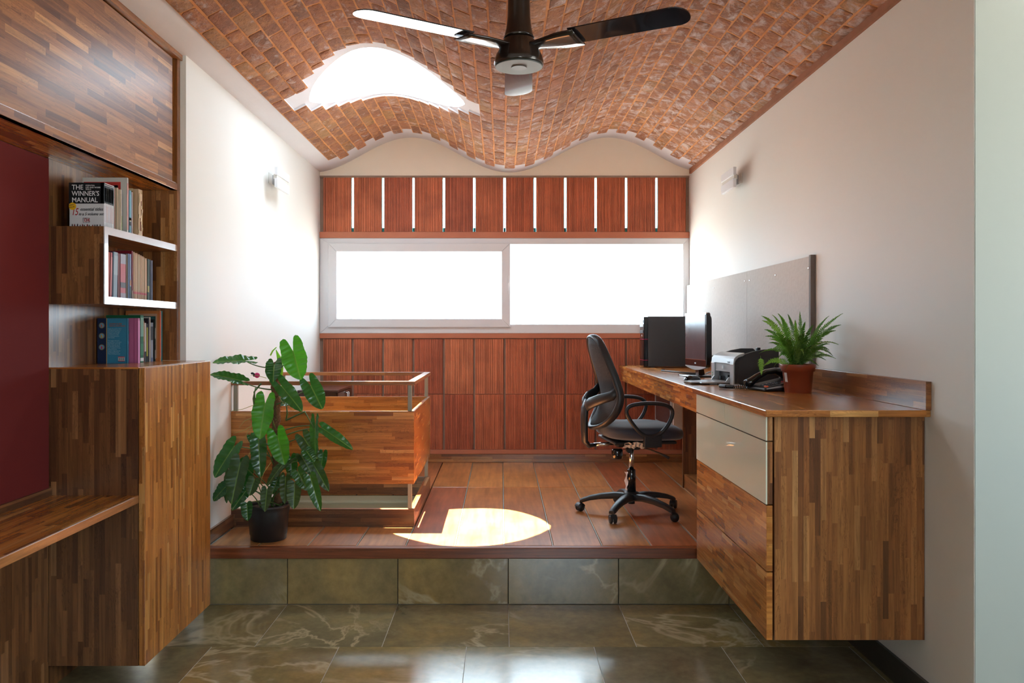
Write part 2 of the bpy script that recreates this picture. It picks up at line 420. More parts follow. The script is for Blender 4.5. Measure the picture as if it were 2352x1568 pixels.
def tag(o, label=None, cat=None, group=None, kind=None):
    if label: o['label'] = label
    if cat: o['category'] = cat
    if group: o['group'] = group
    if kind: o['kind'] = kind
    return o
def thing(name, loc, label, cat, group=None, rz=0.0):
    o = bpy.data.objects.new(name, None); C.objects.link(o); o.location = loc; o.rotation_euler = (0, 0, rz)
    o.empty_display_size = .05; WL[o.name] = Vector(loc)
    return tag(o, label, cat, group)
def B1(name, mats, dims, parent=None, grain='x', bevel=.0015, **kw):
    b = MB(); b.box(*dims, grain=grain); return b.build(name, mats, parent, bevel=bevel, **kw)
def text(s, size, mat, parent, loc, rot, name='lettering', depth=.0003, align='LEFT', sx=1.0, bold=0.0, shear=0.0, local=False):
    cu = bpy.data.curves.new(name, 'FONT'); cu.body = s; cu.size = size; cu.extrude = depth; cu.align_x = align
    cu.offset = bold; cu.shear = shear; cu.resolution_u = 2
    t = bpy.data.objects.new(name, cu); C.objects.link(t)
    bpy.context.view_layer.update()
    me = bpy.data.meshes.new_from_object(t.evaluated_get(bpy.context.evaluated_depsgraph_get()))
    bpy.data.objects.remove(t)
    me.materials.clear(); me.materials.append(mat)
    o = bpy.data.objects.new(name, me); C.objects.link(o)
    o.scale = (sx, 1, 1); o.rotation_euler = rot; WL[o.name] = Vector(loc)
    o.location = Vector(loc) if local else Vector(loc)-(WL[parent.name] if parent else Vector((0, 0, 0)))
    if parent: o.parent = parent
    return o
FACE_CAM = (PI/2, 0, 0)                           # lettering that reads from the -y side

# ------------------------------------------------------------------ main dimensions (metres)
YB = 6.93                      # back wall plane
XL, XR = -1.522, 1.572         # side wall planes
ZP = .2947                     # platform height
YP = 4.20                      # platform front edge
YR = 4.224                     # riser plane
ZTOP = 3.15
XF = -1.55                     # shelf face plane on the left
XBK = -1.765                   # back of the shelf recess
YA = 3.224                     # camera-side face of the cabinets on the left
Z0, A0, X0, PER = 2.867, .146, .066, 1.649
def zc(X): return Z0-A0*math.cos(2*PI*(X-X0)/PER)

# ------------------------------------------------------------------ setting
def struct(o): o['kind'] = 'structure'; return o
g = MB(); g.box(-60, 60, -60, 90, -.45, -.40)
struct(g.build('ground', plain('pale_ground', (.42, .40, .36), .9)))
fl = MB(); fl.box(-1.95, 3.4, -3.2, 4.30, -.08, -.0012)
floor = struct(fl.build('floor', M['grout']))
tg = .5637
def tile_mesh(w, d, h=.012):
    b = MB(); b.box(-w/2, w/2, -d/2, d/2, 0, h); return b.mesh('stone_tile', M['stone'])
tm = tile_mesh(tg-.003, tg-.003)
def put(me, name, parent, loc, rot=(0, 0, 0)):
    o = bpy.data.objects.new(name, me); C.objects.link(o); o.parent = parent; WL[o.name] = Vector(loc)
    o.location = Vector(loc)-WL[parent.name]; o.rotation_euler = rot; return o
for r in range(5):
    y1 = YR-r*tg
    x0 = .034 if r % 2 == 0 else -.155
    k0 = -4 if r < 2 else -4
    for k in range(k0, 6):
        xa = x0+k*tg; xb = xa+tg
        if xb < XBK or xa > (3.3 if r > 2 else XR+.02): continue
        lo, hi = max(xa, XBK-.08), min(xb, 3.3 if r > 2 else XR+.02)
        if hi-lo < .05: continue
        if abs(hi-lo-tg) < 1e-4: put(tm, 'stone_tile', floor, ((lo+hi)/2, y1-tg/2, -.012))
        else: put(tile_mesh(hi-lo-.004, tg-.004), 'stone_tile', floor, ((lo+hi)/2, y1-tg/2, -.012))
bt = MB(); bt.box(-1.93, 3.38, -3.15, YR-5*tg-.002, -.0006, 0)
tag(bt.build('stone_paving', M['stone'], floor), kind='stuff')

# raised platform: body, riser tiles, nosing, planks
SX0, SX1, SY0, SY1 = XL, -.508, 4.69, 5.68       # stair opening
pf = MB()
pf.box(XL-.02, XR+.02, YR+.012, SY0, 0, ZP-.028)
pf.box(SX1, XR+.02, SY0, SY1, 0, ZP-.028)
pf.box(XL-.02, XR+.02, SY1, YB+.02, 0, ZP-.028)
plat = struct(pf.build('floor', plain('dark_gap', (.05, .035, .025), .8)))
for k in range(-3, 3):
    xa, xb = .034+k*tg, .034+(k+1)*tg
    lo, hi = max(xa, XL), min(xb, XR)
    b = MB(); b.box(lo+.002, hi-.002, YR, YR+.014, .002, ZP-.056)
    b.build('riser_tile', M['stone'], plat, bevel=.001)
b = MB(); b.box(XL, XR, YP, YP+.05, ZP-.056, ZP, grain='x'); b.build('nosing', M['nosing'], plat, bevel=.005)
sc = MB()
for x in (-.93, .42, 1.05): sc.lathe([(.004, 0), (.004, .001)], (0, 0, 0), 8)
pw = .2523
def plank(x0, x1, y0, y1):
    x0, x1 = max(x0, XL), min(x1, XR)
    if x1-x0 < .03: return
    b = MB(); dz = random.uniform(-.0015, .0015)
    b.box(x0+.0035, x1-.0035, y0+.0015, y1-.0015, ZP-.028, ZP+dz, grain='y')
    b.build('plank', M['plank'], plat, bevel=.0025, seg=1)
YJ = 5.83
for k in range(-7, 7):
    xa, xb = .012+k*pw, .012+(k+1)*pw
    if xb <= SX1+.02:
        plank(xa, xb, YP+.05, SY0); plank(xa, xb, SY1, YB)
    else:
        plank(xa, xb, YP+.05, YJ); plank(xa, xb, YJ, YB)
for k in range(-6, 7):                            # pale metal strips between the boards
    x = .012+k*pw
    if x < XL or x > XR: continue
    y1 = SY0 if x < SX1+.02 else YB
    b = MB(); b.box(x-.0022, x+.0022, YP+.052, y1, ZP-.02, ZP-.0015); b.build('joint_strip', M['steel'], plat)

# stair shaft
b = MB()
b.box(SX0-.1, SX1+.1, SY1-.001, SY1+.10, -.9, ZP-.03)
b.box(SX0-.1, SX1+.1, SY0-.10, SY0+.001, -.9, ZP-.03)
b.box(SX1, SX1+.1, SY0, SY1, -.9, ZP-.03); b.box(SX0-.1, SX0, SY0, SY1, -.9, ZP-.03)
b.box(SX0-.1, SX1+.1, SY0-.1, SY1+.1, -1.0, -.9)
b.box(SX0, SX1, SY1-.012, SY1, .215, .228)
struct(b.build('wall_stairwell', M['shaft']))

# side walls
b = MB(); b.box(XL-.16, XL, 3.99, YB+.16, -.05, ZTOP)
struct(b.build('wall_left', M['wall']))
b = MB(); b.box(XBK-.18, XBK-.02, -3.2, 4.02, -.05, ZTOP); struct(b.build('wall_recess', M['wall']))
b = MB(); b.box(XR, XR+.16, 2.753, YB+.16, -.05, ZTOP); struct(b.build('wall_right', M['wall']))
b = MB(); b.box(XR+.003, 3.4, 2.750, 2.90, -.05, ZTOP); b.box(3.3, 3.46, -3.2, .5, -.05, ZTOP); b.box(3.3, 3.46, 2.2, 2.9, -.05, ZTOP); b.box(3.3, 3.46, .5, 2.2, -.05, .9); b.box(3.3, 3.46, .5, 2.2, 2.4, ZTOP)  # pier plus unseen side wall; its opening is added to light cabinets and pier
struct(b.build('wall_pier', M['pier']))
b = MB()                                          # unseen rear wall; its opening is added and sized for fill daylight
b.box(-1.95, 3.46, -3.16, -3.0, -.05, 1.0); b.box(-1.95, 3.46, -3.16, -3.0, 2.20, ZTOP)
b.box(-1.95, .05, -3.16, -3.0, 1.0, 2.20); b.box(1.35, 3.46, -3.16, -3.0, 1.0, 2.20)
struct(b.build('wall_rear', M['wall']))
# back wall
Z1, Z2, Z3, Z4, Z5 = .398, 1.332, 1.374, 2.170, 2.222; ZS = 2.685
b = MB()
pts = [(XL-.02, ZS+.008), (XR+.02, ZS+.008), (XR+.02, ZTOP), (XL-.02, ZTOP)]
b.prism(pts, YB, YB+.16, 'y', 0)
b.box(XL-.02, XR+.02, YB+.012, YB+.16, -.4, Z2+.02, mi=1)
b.box(XL-.02, -1.495, YB+.012, YB+.16, Z5-.01, ZS+.01, mi=1)
b.box(1.535, XR+.02, YB+.012, YB+.16, Z5-.01, ZS+.01, mi=1)
b.box(XL-.02, XR+.02, YB+.01, YB+.16, Z2, Z3, mi=1); b.box(XL-.02, XR+.02, YB+.01, YB+.16, Z4, Z5, mi=1)
wb = struct(b.build('wall_back', [M['gable'], M['clay_mortar']]))
for i, (za, zb, pr) in enumerate(((Z2, Z3, .014), (Z4, Z5, .016), (.363, .400, .010))):
    b = MB(); b.box(XL, XR, YB-pr, YB+.02, za, zb)
    struct(b.build('trim_%d' % (i+1), M['clay_band'], bevel=.003))
b = MB(); b.box(XL, XR, YB-.006, YB+.02, ZS-.008, ZS+.008); struct(b.build('trim_4', M['clay_mortar']))

def ridged(w, h, seed, depth=.10):
    """extruded clay block with irregular upright ribs; local origin at its base centre, face at y=0"""
    rr = random.Random(seed); xs = []; x = -w/2
    while x < w/2-.006:
        rib = rr.choice([.009, .011, .013, .014, .019]); rib = min(rib, w/2-x)
        gz = .0030
        xs += [(x, 0.0), (x+rib-gz, -rr.uniform(0, .0008)), (x+rib-gz*.8, .006), (x+rib-.0005, .006)]
        x += rib
    xs = [(a, y) for a, y in xs if a < w/2-.001]+[(w/2, 0)]
    b = MB(); n = len(xs); v0 = len(b.v)
    for a, y in xs: b.v.append(Vector((a, y, 0)))
    for a, y in xs: b.v.append(Vector((a, y, h)))
    for i in range(n-1): b.face([i, i+1, n+i+1, n+i])
    k = len(b.v); b.v += [Vector((-w/2, depth, 0)), Vector((w/2, depth, 0)), Vector((-w/2, depth, h)), Vector((w/2, depth, h))]
    b.face([0, n, k+2, k]); b.face([n-1, k+1, k+3, 2*n-1]); b.face(list(range(n, 2*n))+[k+3, k+2]); b.face(list(reversed(range(n)))+[k, k+1])
    return b.mesh('clay_block', M['clay'])
cp = .2545
lo_m = [ridged(cp-.017, .4605, 10+i) for i in range(4)]; up_m = [ridged(cp-.020, ZS-Z5-.010, 30+i, .035) for i in range(4)]
for k in range(-6, 6):
    xc = XU(1159, YB)+(k+.5)*cp
    xa, xb = xc-cp/2, xc+cp/2
    for zi, z in enumerate((Z1+.004, .8665)):
        me = lo_m[random.randrange(4)]
        put(me, 'clay_block', wb, (xc, YB-.002, z))
    put(up_m[random.randrange(4)], 'clay_block', wb, (xc, YB-.004, Z5+.002))
for k in range(-5, 6):
    xc = XU(1159, YB)+k*cp
    b = MB(); b.box(xc-.0092, xc+.0092, YB+.006, YB+.020, Z5+.002, ZS-.008)
    t_ = MB(); t_.box(xc-.0088, xc+.0088, YB+.022, YB+.034, Z5+.002, Z5+.036); t_.build('glass_edge', M['teal'], wb)
    b.build('glass_strip', M['slit'], wb)

# window
wx0, wx1 = XL+.002, XR-.002; wz0, wz1 = Z3, Z4
def frame(b, x0, x1, z0, z1, w, y0, y1, wr=None, wt=None, wbm=None):
    wl = w; wr = w if wr is None else wr; wt = w if wt is None else wt; wbm = w if wbm is None else wbm
    o = [(x0, z0), (x1, z0), (x1, z1), (x0, z1)]; i = [(x0+wl, z0+wbm), (x1-wr, z0+wbm), (x1-wr, z1-wt), (x0+wl, z1-wt)]
    for k in range(4):
        j = (k+1) % 4
        q = [o[k], o[j], i[j], i[k]]
        b.prism(q, y0, y1, 'y')
b = MB(); frame(b, wx0, wx1, wz0, wz1, .085, YB-.01, YB+.09, wr=.052, wt=.052, wbm=.075)
win = struct(b.build('window_1', M['upvc'], bevel=.003))
sx0, sx1 = XU(753.5, YB-.03), XU(1172, YB-.03); sz0, sz1 = ZV(751.5, YB-.03), ZV(558, YB-.03)
b = MB(); frame(b, sx0, sx1, sz0, sz1, .072, YB-.03, YB+.03)
sash = b.build('sash', M['upvc'], win, bevel=.004)
b = MB(); b.box(sx0+.06, sx1-.06, YB+.0, YB+.006, sz0+.06, sz1-.06); b.build('glass_pane', M['pane'], sash)
b = MB(); b.box(sx1-.02, wx1-.04, YB+.045, YB+.051, wz0+.04, wz1-.04); b.build('glass_pane', M['pane'], win)
b = MB(); b.box(XU(1164, YB), XU(1169.5, YB), YB-.036, YB-.028, ZV(676, YB), ZV(634, YB)); b.box(XU(1165.5, YB), XU(1168, YB), YB-.046, YB-.034, ZV(668, YB), ZV(650, YB))
b.build('latch', M['upvc'], sash, bevel=.002)

# baseboards
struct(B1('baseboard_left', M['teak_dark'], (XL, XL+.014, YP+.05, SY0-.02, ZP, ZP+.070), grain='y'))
struct(B1('baseboard_back', M['teak'], (XL, XR, YB-.016, YB, ZP, ZP+.068), grain='x'))
struct(B1('baseboard_right', plain('dark_stone_skirting', (.045, .043, .036), .35, var=.3), (XR-.014, XR, 2.76, YR, 0, .105), grain='y'))

# ------------------------------------------------------------------ vaulted brick ceiling
hole = [(-1.216, 5.19), (-1.135, 4.998), (-1.041, 4.887), (-.957, 4.81), (-.877, 4.755), (-.808, 4.73), (-.741, 4.722), (-.674, 4.722), (-.609, 4.739), (-.512, 4.775),
        (-.417, 4.833), (-.353, 4.899), (-.29, 4.975), (-.218, 5.10), (-.26, 5.26), (-.313, 5.37), (-.398, 5.49), (-.484, 5.575), (-.567, 5.62), (-.649, 5.64), (-.728, 5.64),
        (-.807, 5.63), (-.882, 5.61), (-.955, 5.575), (-1.027, 5.53), (-1.094, 5.47), (-1.155, 5.39), (-1.20, 5.28)]
def smooth_poly(p, it=2):
    for _ in range(it):
        q = []
        for i in range(len(p)):
            a, c = p[i], p[(i+1) % len(p)]
            q += [(a[0]*.75+c[0]*.25, a[1]*.75+c[1]*.25), (a[0]*.25+c[0]*.75, a[1]*.25+c[1]*.75)]
        p = q
    return p
hole = smooth_poly(hole, 1)
def inside(x, y, poly):
    c = False; n = len(poly)
    for i in range(n):
        x1, y1 = poly[i]; x2, y2 = poly[i-1]
        if (y1 > y) != (y2 > y) and x < (x2-x1)*(y-y1)/(y2-y1)+x1: c = not c
    return c
def pdist(x, y, poly):
    d = 9
    for i in range(len(poly)):
        a = Vector(poly[i-1]); c = Vector(poly[i]); p = Vector((x, y)); ac = c-a
        t = max(0, min(1, (p-a).dot(ac)/max(1e-9, ac.dot(ac)))); d = min(d, (p-a-ac*t).length)
    return d
def span(x, poly):
    ys = []
    for i in range(len(poly)):
        x1, y1 = poly[i-1]; x2, y2 = poly[i]
        if (x1 > x) != (x2 > x): ys.append(y1+(y2-y1)*(x-x1)/(x2-x1))
    return (min(ys), max(ys)) if len(ys) >= 2 else None
YV0 = 2.2; TS = .05
xsv = sorted(set([round(XL-.02+i*.02, 4) for i in range(int((XR-XL+.04)/.02)+1)]+[XR+.02, XR+.02]))
hx0 = min(p[0] for p in hole); hx1 = max(p[0] for p in hole)
xsv = sorted(set(xsv+[hx0+1e-4, hx1-1e-4, hx0+.006, hx1-.006]))
b = MB()
def quadstrip(xa, xb, ya0, yb0, ya1, yb1):
    za, zb = zc(xa), zc(xb); k = len(b.v)
    b.v += [Vector((xa, ya0, za)), Vector((xb, yb0, zb)), Vector((xb, yb1, zb)), Vector((xa, ya1, za)),
            Vector((xa, ya0, za+TS)), Vector((xb, yb0, zb+TS)), Vector((xb, yb1, zb+TS)), Vector((xa, ya1, za+TS))]
    for q in ((3, 2, 1, 0), (4, 5, 6, 7), (0, 1, 5, 4), (2, 3, 7, 6)): b.face([k+t for t in q])
for i in range(len(xsv)-1):
    xa, xb = xsv[i], xsv[i+1]
    sa, sb = span(xa, hole), span(xb, hole)
    if sa and sb:
        quadstrip(xa, xb, YV0, YV0, sa[0], sb[0]); quadstrip(xa, xb, sa[1], sb[1], YB+.16, YB+.16)
    else: quadstrip(xa, xb, YV0, YV0, YB+.16, YB+.16)
ceil = struct(b.build('ceiling', M['plaster']))
b = MB(); b.box(-1.95, 3.46, -3.2, 2.25, 3.06, 3.15); b.box(XBK-.18, XL+.02, 2.2, 4.1, 2.775, 2.90); b.box(XR-.0, 3.46, 2.2, 2.9, 2.9, 3.15)
b.box(XL-.2, XR+.2, 2.18, 2.22, 2.70, 3.12)
struct(b.build('ceiling', M['plaster']))

# arc-length table
BX0 = -1.382
tab = [(BX0, 0.0)]; x = BX0; s_ = 0
while x < XR+.1:
    nx = x+.002; s_ += math.hypot(.002, zc(nx)-zc(x)); x = nx; tab.append((x, s_))
def arcx(s):
    lo, hi = 0, len(tab)-1
    while hi-lo > 1:
        m = (lo+hi)//2
        if tab[m][1] < s: lo = m
        else: hi = m
    t = (s-tab[lo][1])/(tab[hi][1]-tab[lo][1]); return tab[lo][0]+t*(tab[hi][0]-tab[lo][0])
def arcs(X):
    for x, s in tab:
        if x >= X: return s
Smid = arcs(X0); BW, BL = .0803, .2345
row0 = -int((Smid-BW/2)/BW)-1; Smax = arcs(XR)
def brick_bm(w, l, seed, b=None, M4=None, at=0.0):
    """rough brick underside: chamfered irregular outline; local +z points down out of the vault"""
    rr = random.Random(seed); b = b or MB(); k = len(b.v)
    c = .012; o = []
    j = lambda a: rr.uniform(-a, a)
    for (sx, sy) in ((-1, -1), (1, -1), (1, 1), (-1, 1)):
        e1 = (sx*(w/2-c*rr.uniform(.3, 1.1)), sy*l/2+j(.003)); e2 = (sx*w/2+j(.0025), sy*(l/2-c*rr.uniform(.3, 1.2)))
        o += [e1, e2] if sx*sy < 0 else [e2, e1]
    tilt = (j(.0012), j(.0015)); pr = .0028+j(.0012)
    pts = [Vector((x, y, -.008)) for x, y in o]+[Vector((x*.98, y*.985, pr*.5)) for x, y in o]+[Vector((x*.90, y*.955, pr+x*tilt[0]*8+y*tilt[1]*4+j(.0006))) for x, y in o]+[Vector((j(.01), j(.02), pr+.0012+j(.001)))]
    if M4 is not None: pts = [M4 @ p for p in pts]
    b.v += pts; n = 8
    for a in range(2):
        for i in range(n):
            q = (i+1) % n
            b.face([k+a*n+i, k+a*n+q, k+(a+1)*n+q, k+(a+1)*n+i], None, 0, at, False)
    for i in range(n): b.face([k+2*n+i, k+2*n+(i+1) % n, k+3*n], None, 0, at, True)
    return b
cells = []
r = row0
while True:
    s0 = Smid+(r-.5)*BW; s1 = s0+BW
    if s0 >= Smax-.01: break
    c0, c1 = max(s0, 0), min(s1, Smax)
    if c1-c0 > .02:
        yend = 6.70 if r % 2 == 0 else 6.583
        y = yend; first = True
        while y > YV0+.06:
            ya = max(y-BL, YV0+.02); xm = arcx((c0+c1)/2); ym = (ya+y)/2
            # clip bricks around the skylight: staircase edge
            keep = [(ya, y)]
            xa_, xb_ = arcx(c0), arcx(c1)
            sp = [span(q, hole) for q in (xa_+.002, xm, xb_-.002)]; sp = [q for q in sp if q]
            near = [q for q in (xa_, xm, xb_) if hx0-.05 < q < hx1+.05]
            if sp and near:
                h0 = min(q[0] for q in sp)-.105; h1 = max(q[1] for q in sp)+.018
                keep = []
                if ya < h0: keep.append((ya, min(y, h0)))
                if y > h1: keep.append((max(ya, h1), y))
            elif near:
                keep = [(ya, y)] if (y < 4.96 or ya > 5.22) else ([q for q in ((ya, 4.96), (5.22, y)) if q[1]-q[0] > .03])
            for (p, q) in keep:
                if q-p > .03: cells.append((c0, c1, p, q))
            y = ya
            if y <= YV0+.03: break
    r += 1
TB = .012
mb = MB(); bricks = []
for (c0, c1, ya, yb) in cells:
    n = 2
    xs = [arcx(c0+(c1-c0)*i/n) for i in range(n+1)]
    k = len(mb.v)
    nrm = []
    for x in xs:
        dz = (zc(x+.001)-zc(x-.001))/.002; nv = Vector((dz, 0, -1)).normalized(); nrm.append(nv)
    low = [Vector((x, 0, zc(x)))+nv*TB for x, nv in zip(xs, nrm)]
    top = [Vector((x, 0, zc(x)))-nv*.004 for x, nv in zip(xs, nrm)]
    for lst in (low, top):
        for yy in (ya, yb):
            for p in lst: mb.v.append(Vector((p.x, yy, p.z)))
    m = n+1                      # low-ya: k.., low-yb: k+m, top-ya: k+2m, top-yb: k+3m
    for i in range(n): mb.face([k+i, k+m+i, k+m+i+1, k+i+1], None, 0)
    for i in range(n):
        mb.face([k+i, k+i+1, k+2*m+i+1, k+2*m+i], None, 1); mb.face([k+m+i+1, k+m+i, k+3*m+i, k+3*m+i+1], None, 1)
    mb.face([k, k+2*m, k+3*m, k+m], None, 1); mb.face([k+n, k+m+n, k+3*m+n, k+2*m+n], None, 1 if c1 < Smax-.01 else 0)
    sm_ = (c0+c1)/2; xm = arcx(sm_); dz = (zc(xm+.001)-zc(xm-.001))/.002
    nv = Vector((dz, 0, -1)).normalized(); ty = Vector((0, 1, 0)); tx = ty.cross(nv)
    ctr = Vector((xm, (ya+yb)/2, zc(xm)))+nv*TB
    M4 = Matrix((( tx.x, ty.x, nv.x, ctr.x), (tx.y, ty.y, nv.y, ctr.y), (tx.z, ty.z, nv.z, ctr.z), (0, 0, 0, 1)))
    D = ctr.y; u = U0+ctr.x*F/D; v = V0-(ctr.z-H)*F/D
    vis = -60 < u < 2412 and v > -40
    facing = abs((Vector((0, 0, H))-ctr).normalized().dot(nv))
    bricks.append(((c1-c0)*(yb-ya)*facing/D**2*(1 if vis else .001), c1-c0-.0085, yb-ya-.0085, M4))
mb.build('mortar_bed', [M['mortar'], M['plaster']], ceil)
bricks.sort(key=lambda t: -t[0])
var = {}
stuff = MB()
for i, (sz, w, l, M4) in enumerate(bricks):
    if i < 300:
        key = (round(w/.004), round(l/.012), i % 6)
        if key not in var: var[key] = brick_bm(w, l, i).mesh('brick', M['brick'])
        o = bpy.data.objects.new('brick', var[key]); C.objects.link(o); o.parent = ceil
        ofs = Matrix.Translation(-WL[ceil.name]); o.matrix_local = ofs @ M4
    else: brick_bm(w, l, i, stuff, M4, at=random.random())
tag(stuff.build('brick', M['brick'], ceil), kind='stuff')
# stone bead where the vault meets the right wall
b = MB(); b.box(XR-.016, XR, YV0, 6.86, zc(XR)-.046, zc(XR)-.004); struct(b.build('trim_5', plain('brown_edge_render', (.30, .12, .06), .85, var=.3, scale=12)))

# ------------------------------------------------------------------ left cabinets and shelves
XBc, ZBc, ZTc, YC1 = -1.390, .092, 1.253, 3.948
low = thing('storage_cabinet', ((XBc+XBK)/2, (YA+YC1)/2, ZBc), 'waist-high teak block cabinet with two doors hung just above the stone floor, under the bookshelves', 'cabinet')
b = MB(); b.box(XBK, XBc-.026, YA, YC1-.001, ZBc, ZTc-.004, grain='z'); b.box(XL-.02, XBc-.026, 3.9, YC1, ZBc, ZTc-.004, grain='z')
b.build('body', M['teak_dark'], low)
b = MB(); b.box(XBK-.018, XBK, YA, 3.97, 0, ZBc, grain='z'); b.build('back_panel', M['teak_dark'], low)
B1('door', M['teak_orange'], (XBc-.024, XBc, YA, 3.566-.003, ZBc, ZTc), low, 'z')
B1('door', M['teak_orange'], (XBc-.024, XBc, 3.566+.003, YC1, ZBc, ZTc), low, 'z')
b = MB(); b.box(XBK, XBc-.025, YA, YC1, ZTc-.004, ZTc+.002, grain='y'); b.build('top', M['teak_gloss'], low)
# bench
bn = thing('bench', ((XBK-1.415)/2, 2.2, 0), 'long teak ledge with a pale front lip running toward the camera from the cabinet', 'ledge')
YN = .9
b = MB(); b.box(XBK, -1.418, YN, YA-.002, .727, .757, grain='y'); b.build('seat_board', M['teak_gloss'], bn, bevel=.002)
B1('front_lip', M['teak_solid'], (-1.418, -1.413, YN, YA-.002, .727, .757), bn, 'y')
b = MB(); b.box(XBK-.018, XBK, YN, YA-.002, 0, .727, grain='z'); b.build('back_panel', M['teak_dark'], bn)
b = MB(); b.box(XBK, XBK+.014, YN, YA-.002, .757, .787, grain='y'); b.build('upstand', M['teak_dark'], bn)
# red panel
rb = MB(); rb.box(XBK-.016, XBK+.004, YN, YA-.006, .787, 2.066)
tag(rb.build('wall_panel', M['red']), 'flat maroon wall panel above the teak ledge at the left edge', 'panel')
# shelf unit
ZU0, ZU1 = 2.068, 2.765
su = thing('bookshelf', ((XF+XBK)/2, 3.6, ZTc+.002), 'open teak bookshelf in the wall niche with a boxed middle shelf with brightly lit edges', 'bookshelf')
YE = 3.955
b = MB(); b.box(XBK-.018, XBK, YA-.004, YE+.03, ZTc+.002, ZU0, grain='z'); b.build('back_panel', M['teak_dark'], su)
B1('end_panel', M['teak'], (XBK, XF, YE, YE+.035, ZTc+.003, ZU0), su, 'z')
ZS1, ZS0 = 1.8056, 1.502
B1('shelf', M['teak'], (XBK, XF, YA+.03, YE, ZS1-.03, ZS1), su, 'y')
B1('shelf', M['teak'], (XBK, XF, YA+.03, YE, ZS0, ZS0+.03), su, 'y')
B1('side_panel', M['teak_dark'], (XBK, XF, YA, YA+.03, ZS0, ZS1), su, 'z')
M['lip'] = plain('lit_edge_pale', (.60, .58, .59), .2, spec=.8, coat=.8, var=.15)  # light caught by the shelf edges, put into a pale base colour
b = MB(); b.box(XF, XF+.003, YA+.03, YE-.03, ZS1-.03, ZS1, grain='y'); b.box(XF, XF+.003, YA+.03, YE-.03, ZS0, ZS0+.03, grain='y'); b.box(XF, XF+.003, YA, YA+.03, ZS0, ZS1)
b.build('edge_strip', M['lip'], su)
# upper cabinet
uc = thing('wall_cabinet', ((XF+XBK)/2, 2.4, ZU0), 'long overhead teak cabinet with a recessed sliding door under the ceiling', 'cabinet')
YU = 1.2
b = MB(); b.box(XBK, XF-.03, YU, YE+.03, ZU0+.012, ZU1, grain='y'); b.build('body', M['teak'], uc)
b = MB(); b.box(XBK, XF-.002, YU, YE+.03, ZU0, ZU0+.014, grain='y'); b.build('bottom_board', M['teak_gloss'], uc)
B1('bottom_rail', M['teak'], (XF-.028, XF, YU, YE+.0, ZU0, ZU0+.032), uc, 'y')
B1('top_rail', M['teak'], (XF-.028, XF+.012, YU, YE+.035, ZU1-.068, ZU1), uc, 'y')
B1('stile', M['teak'], (XF-.028, XF, YE-.0, YE+.035, ZU0-.0, ZU1-.068), uc, 'z')
B1('sliding_door', teak('teak_satin_door', TK, W=.026, rough=.42, coat=.12), (XF-.030, XF-.012, YU, YE-.028, ZU0+.034, ZU1-.072), uc, 'y')
b = MB(); b.box(XF-.012, XF-.004, YU, YE-.002, ZU0+.032, ZU0+.036); b.build('track', M['chrome'], uc)

# ------------------------------------------------------------------ books
def book(x, y0, y1, z, h, depth, col, label, group, lean=0.0, spine=None, cover=None, pages=True, name='book', rough=.45, band=None, facecol=None, soft=False):
    """book standing with its spine toward +x; x = spine plane, y0..y1 = thickness, lean tips the top toward -y"""
    t = max(y1-y0, .004); ct = min(.0022, t*.2)
    o = thing(name, (x-depth/2, (y0+y1)/2, z), label, 'book', group)
    c = pc(col, rough)
    b = MB(); b.box(-depth/2, depth/2, -t/2, -t/2+ct, 0, h); b.box(-depth/2, depth/2, t/2-ct, t/2, 0, h); b.box(depth/2-ct, depth/2, -t/2, t/2, 0, h)
    cv = b.build('cover', c, o, local=True, bevel=.0006, seg=1)
    if t > .007:
        b = MB(); b.box(-depth/2+.003, depth/2-ct, -t/2+ct, t/2-ct, .003, h-.003); b.build('pages', M['paper'], o, local=True)
    if spine:
        for (za, zb, sc) in spine:
            b = MB(); b.box(depth/2-.0003, depth/2+.0005, -t/2+.0008, t/2-.0008, za*h, zb*h); b.build('spine_print', pc(sc), o, local=True)
    if cover:
        for (xa, xb, za, zb, sc) in cover:
            b = MB(); b.box(-depth/2+xa*depth, -depth/2+xb*depth, -t/2-.0006, -t/2, za*h, zb*h); b.build('cover_print', pc(sc), o, local=True)
    o.rotation_euler = (lean, 0, 0)
    return o
WHT, BLK, CRM = (.62, .62, .64), (.012, .012, .014), (.50, .42, .28)
XT = -1.560
def yu(u, X): return X*F/(u-U0)
# --- top shelf: boxed set
bx, by0, by1 = -1.568, 3.262, 3.350
bw_, bh = .138, .176
bs = thing('slipcase', (bx-bw_/2, (by0+by1)/2, ZS1), 'black and white boxed book set with round yellow sticker on the top shelf', 'book set')
b = MB(); t = by1-by0
b.box(-bw_/2, bw_/2, -t/2, -t/2+.0025, 0, bh); b.box(-bw_/2, bw_/2, t/2-.0025, t/2, 0, bh); b.box(-bw_/2, bw_/2, -t/2, t/2, bh-.0025, bh)
b.box(-bw_/2, -bw_/2+.0025, -t/2, t/2, 0, bh); b.box(-bw_/2, bw_/2, -t/2, t/2, 0, .002)
b.build('case', pc(WHT, .35), bs, local=True)
b = MB(); b.box(-bw_/2, bw_/2, -t/2-.0008, -t/2, .53*bh, bh); b.box(bw_/2-.012, bw_/2+.0006, -t/2-.0008, -t/2+.004, .53*bh, bh)
b.build('black_panel', pc(BLK, .3), bs, local=True)
fy = -t/2-.0012
tw = pc((.80, .80, .80)); tr_ = pc((.45, .02, .03)); tk = pc((.05, .05, .055))
def bt(s, size, mat, x, z, sx=1.0, bold=0.0, shear=0.0): text(s, size, mat, bs, (-bw_/2+x*bw_, fy, z*bh), FACE_CAM, sx=sx, bold=bold, shear=shear, local=True)
bt('THE', .027, tw, .085, .845, .92, .0002); bt('ESSENTIAL', .0078, tw, .48, .92); bt('LIFE AND WORK', .0078, tw, .48, .875); bt('SKILLS', .0078, tw, .48, .835)
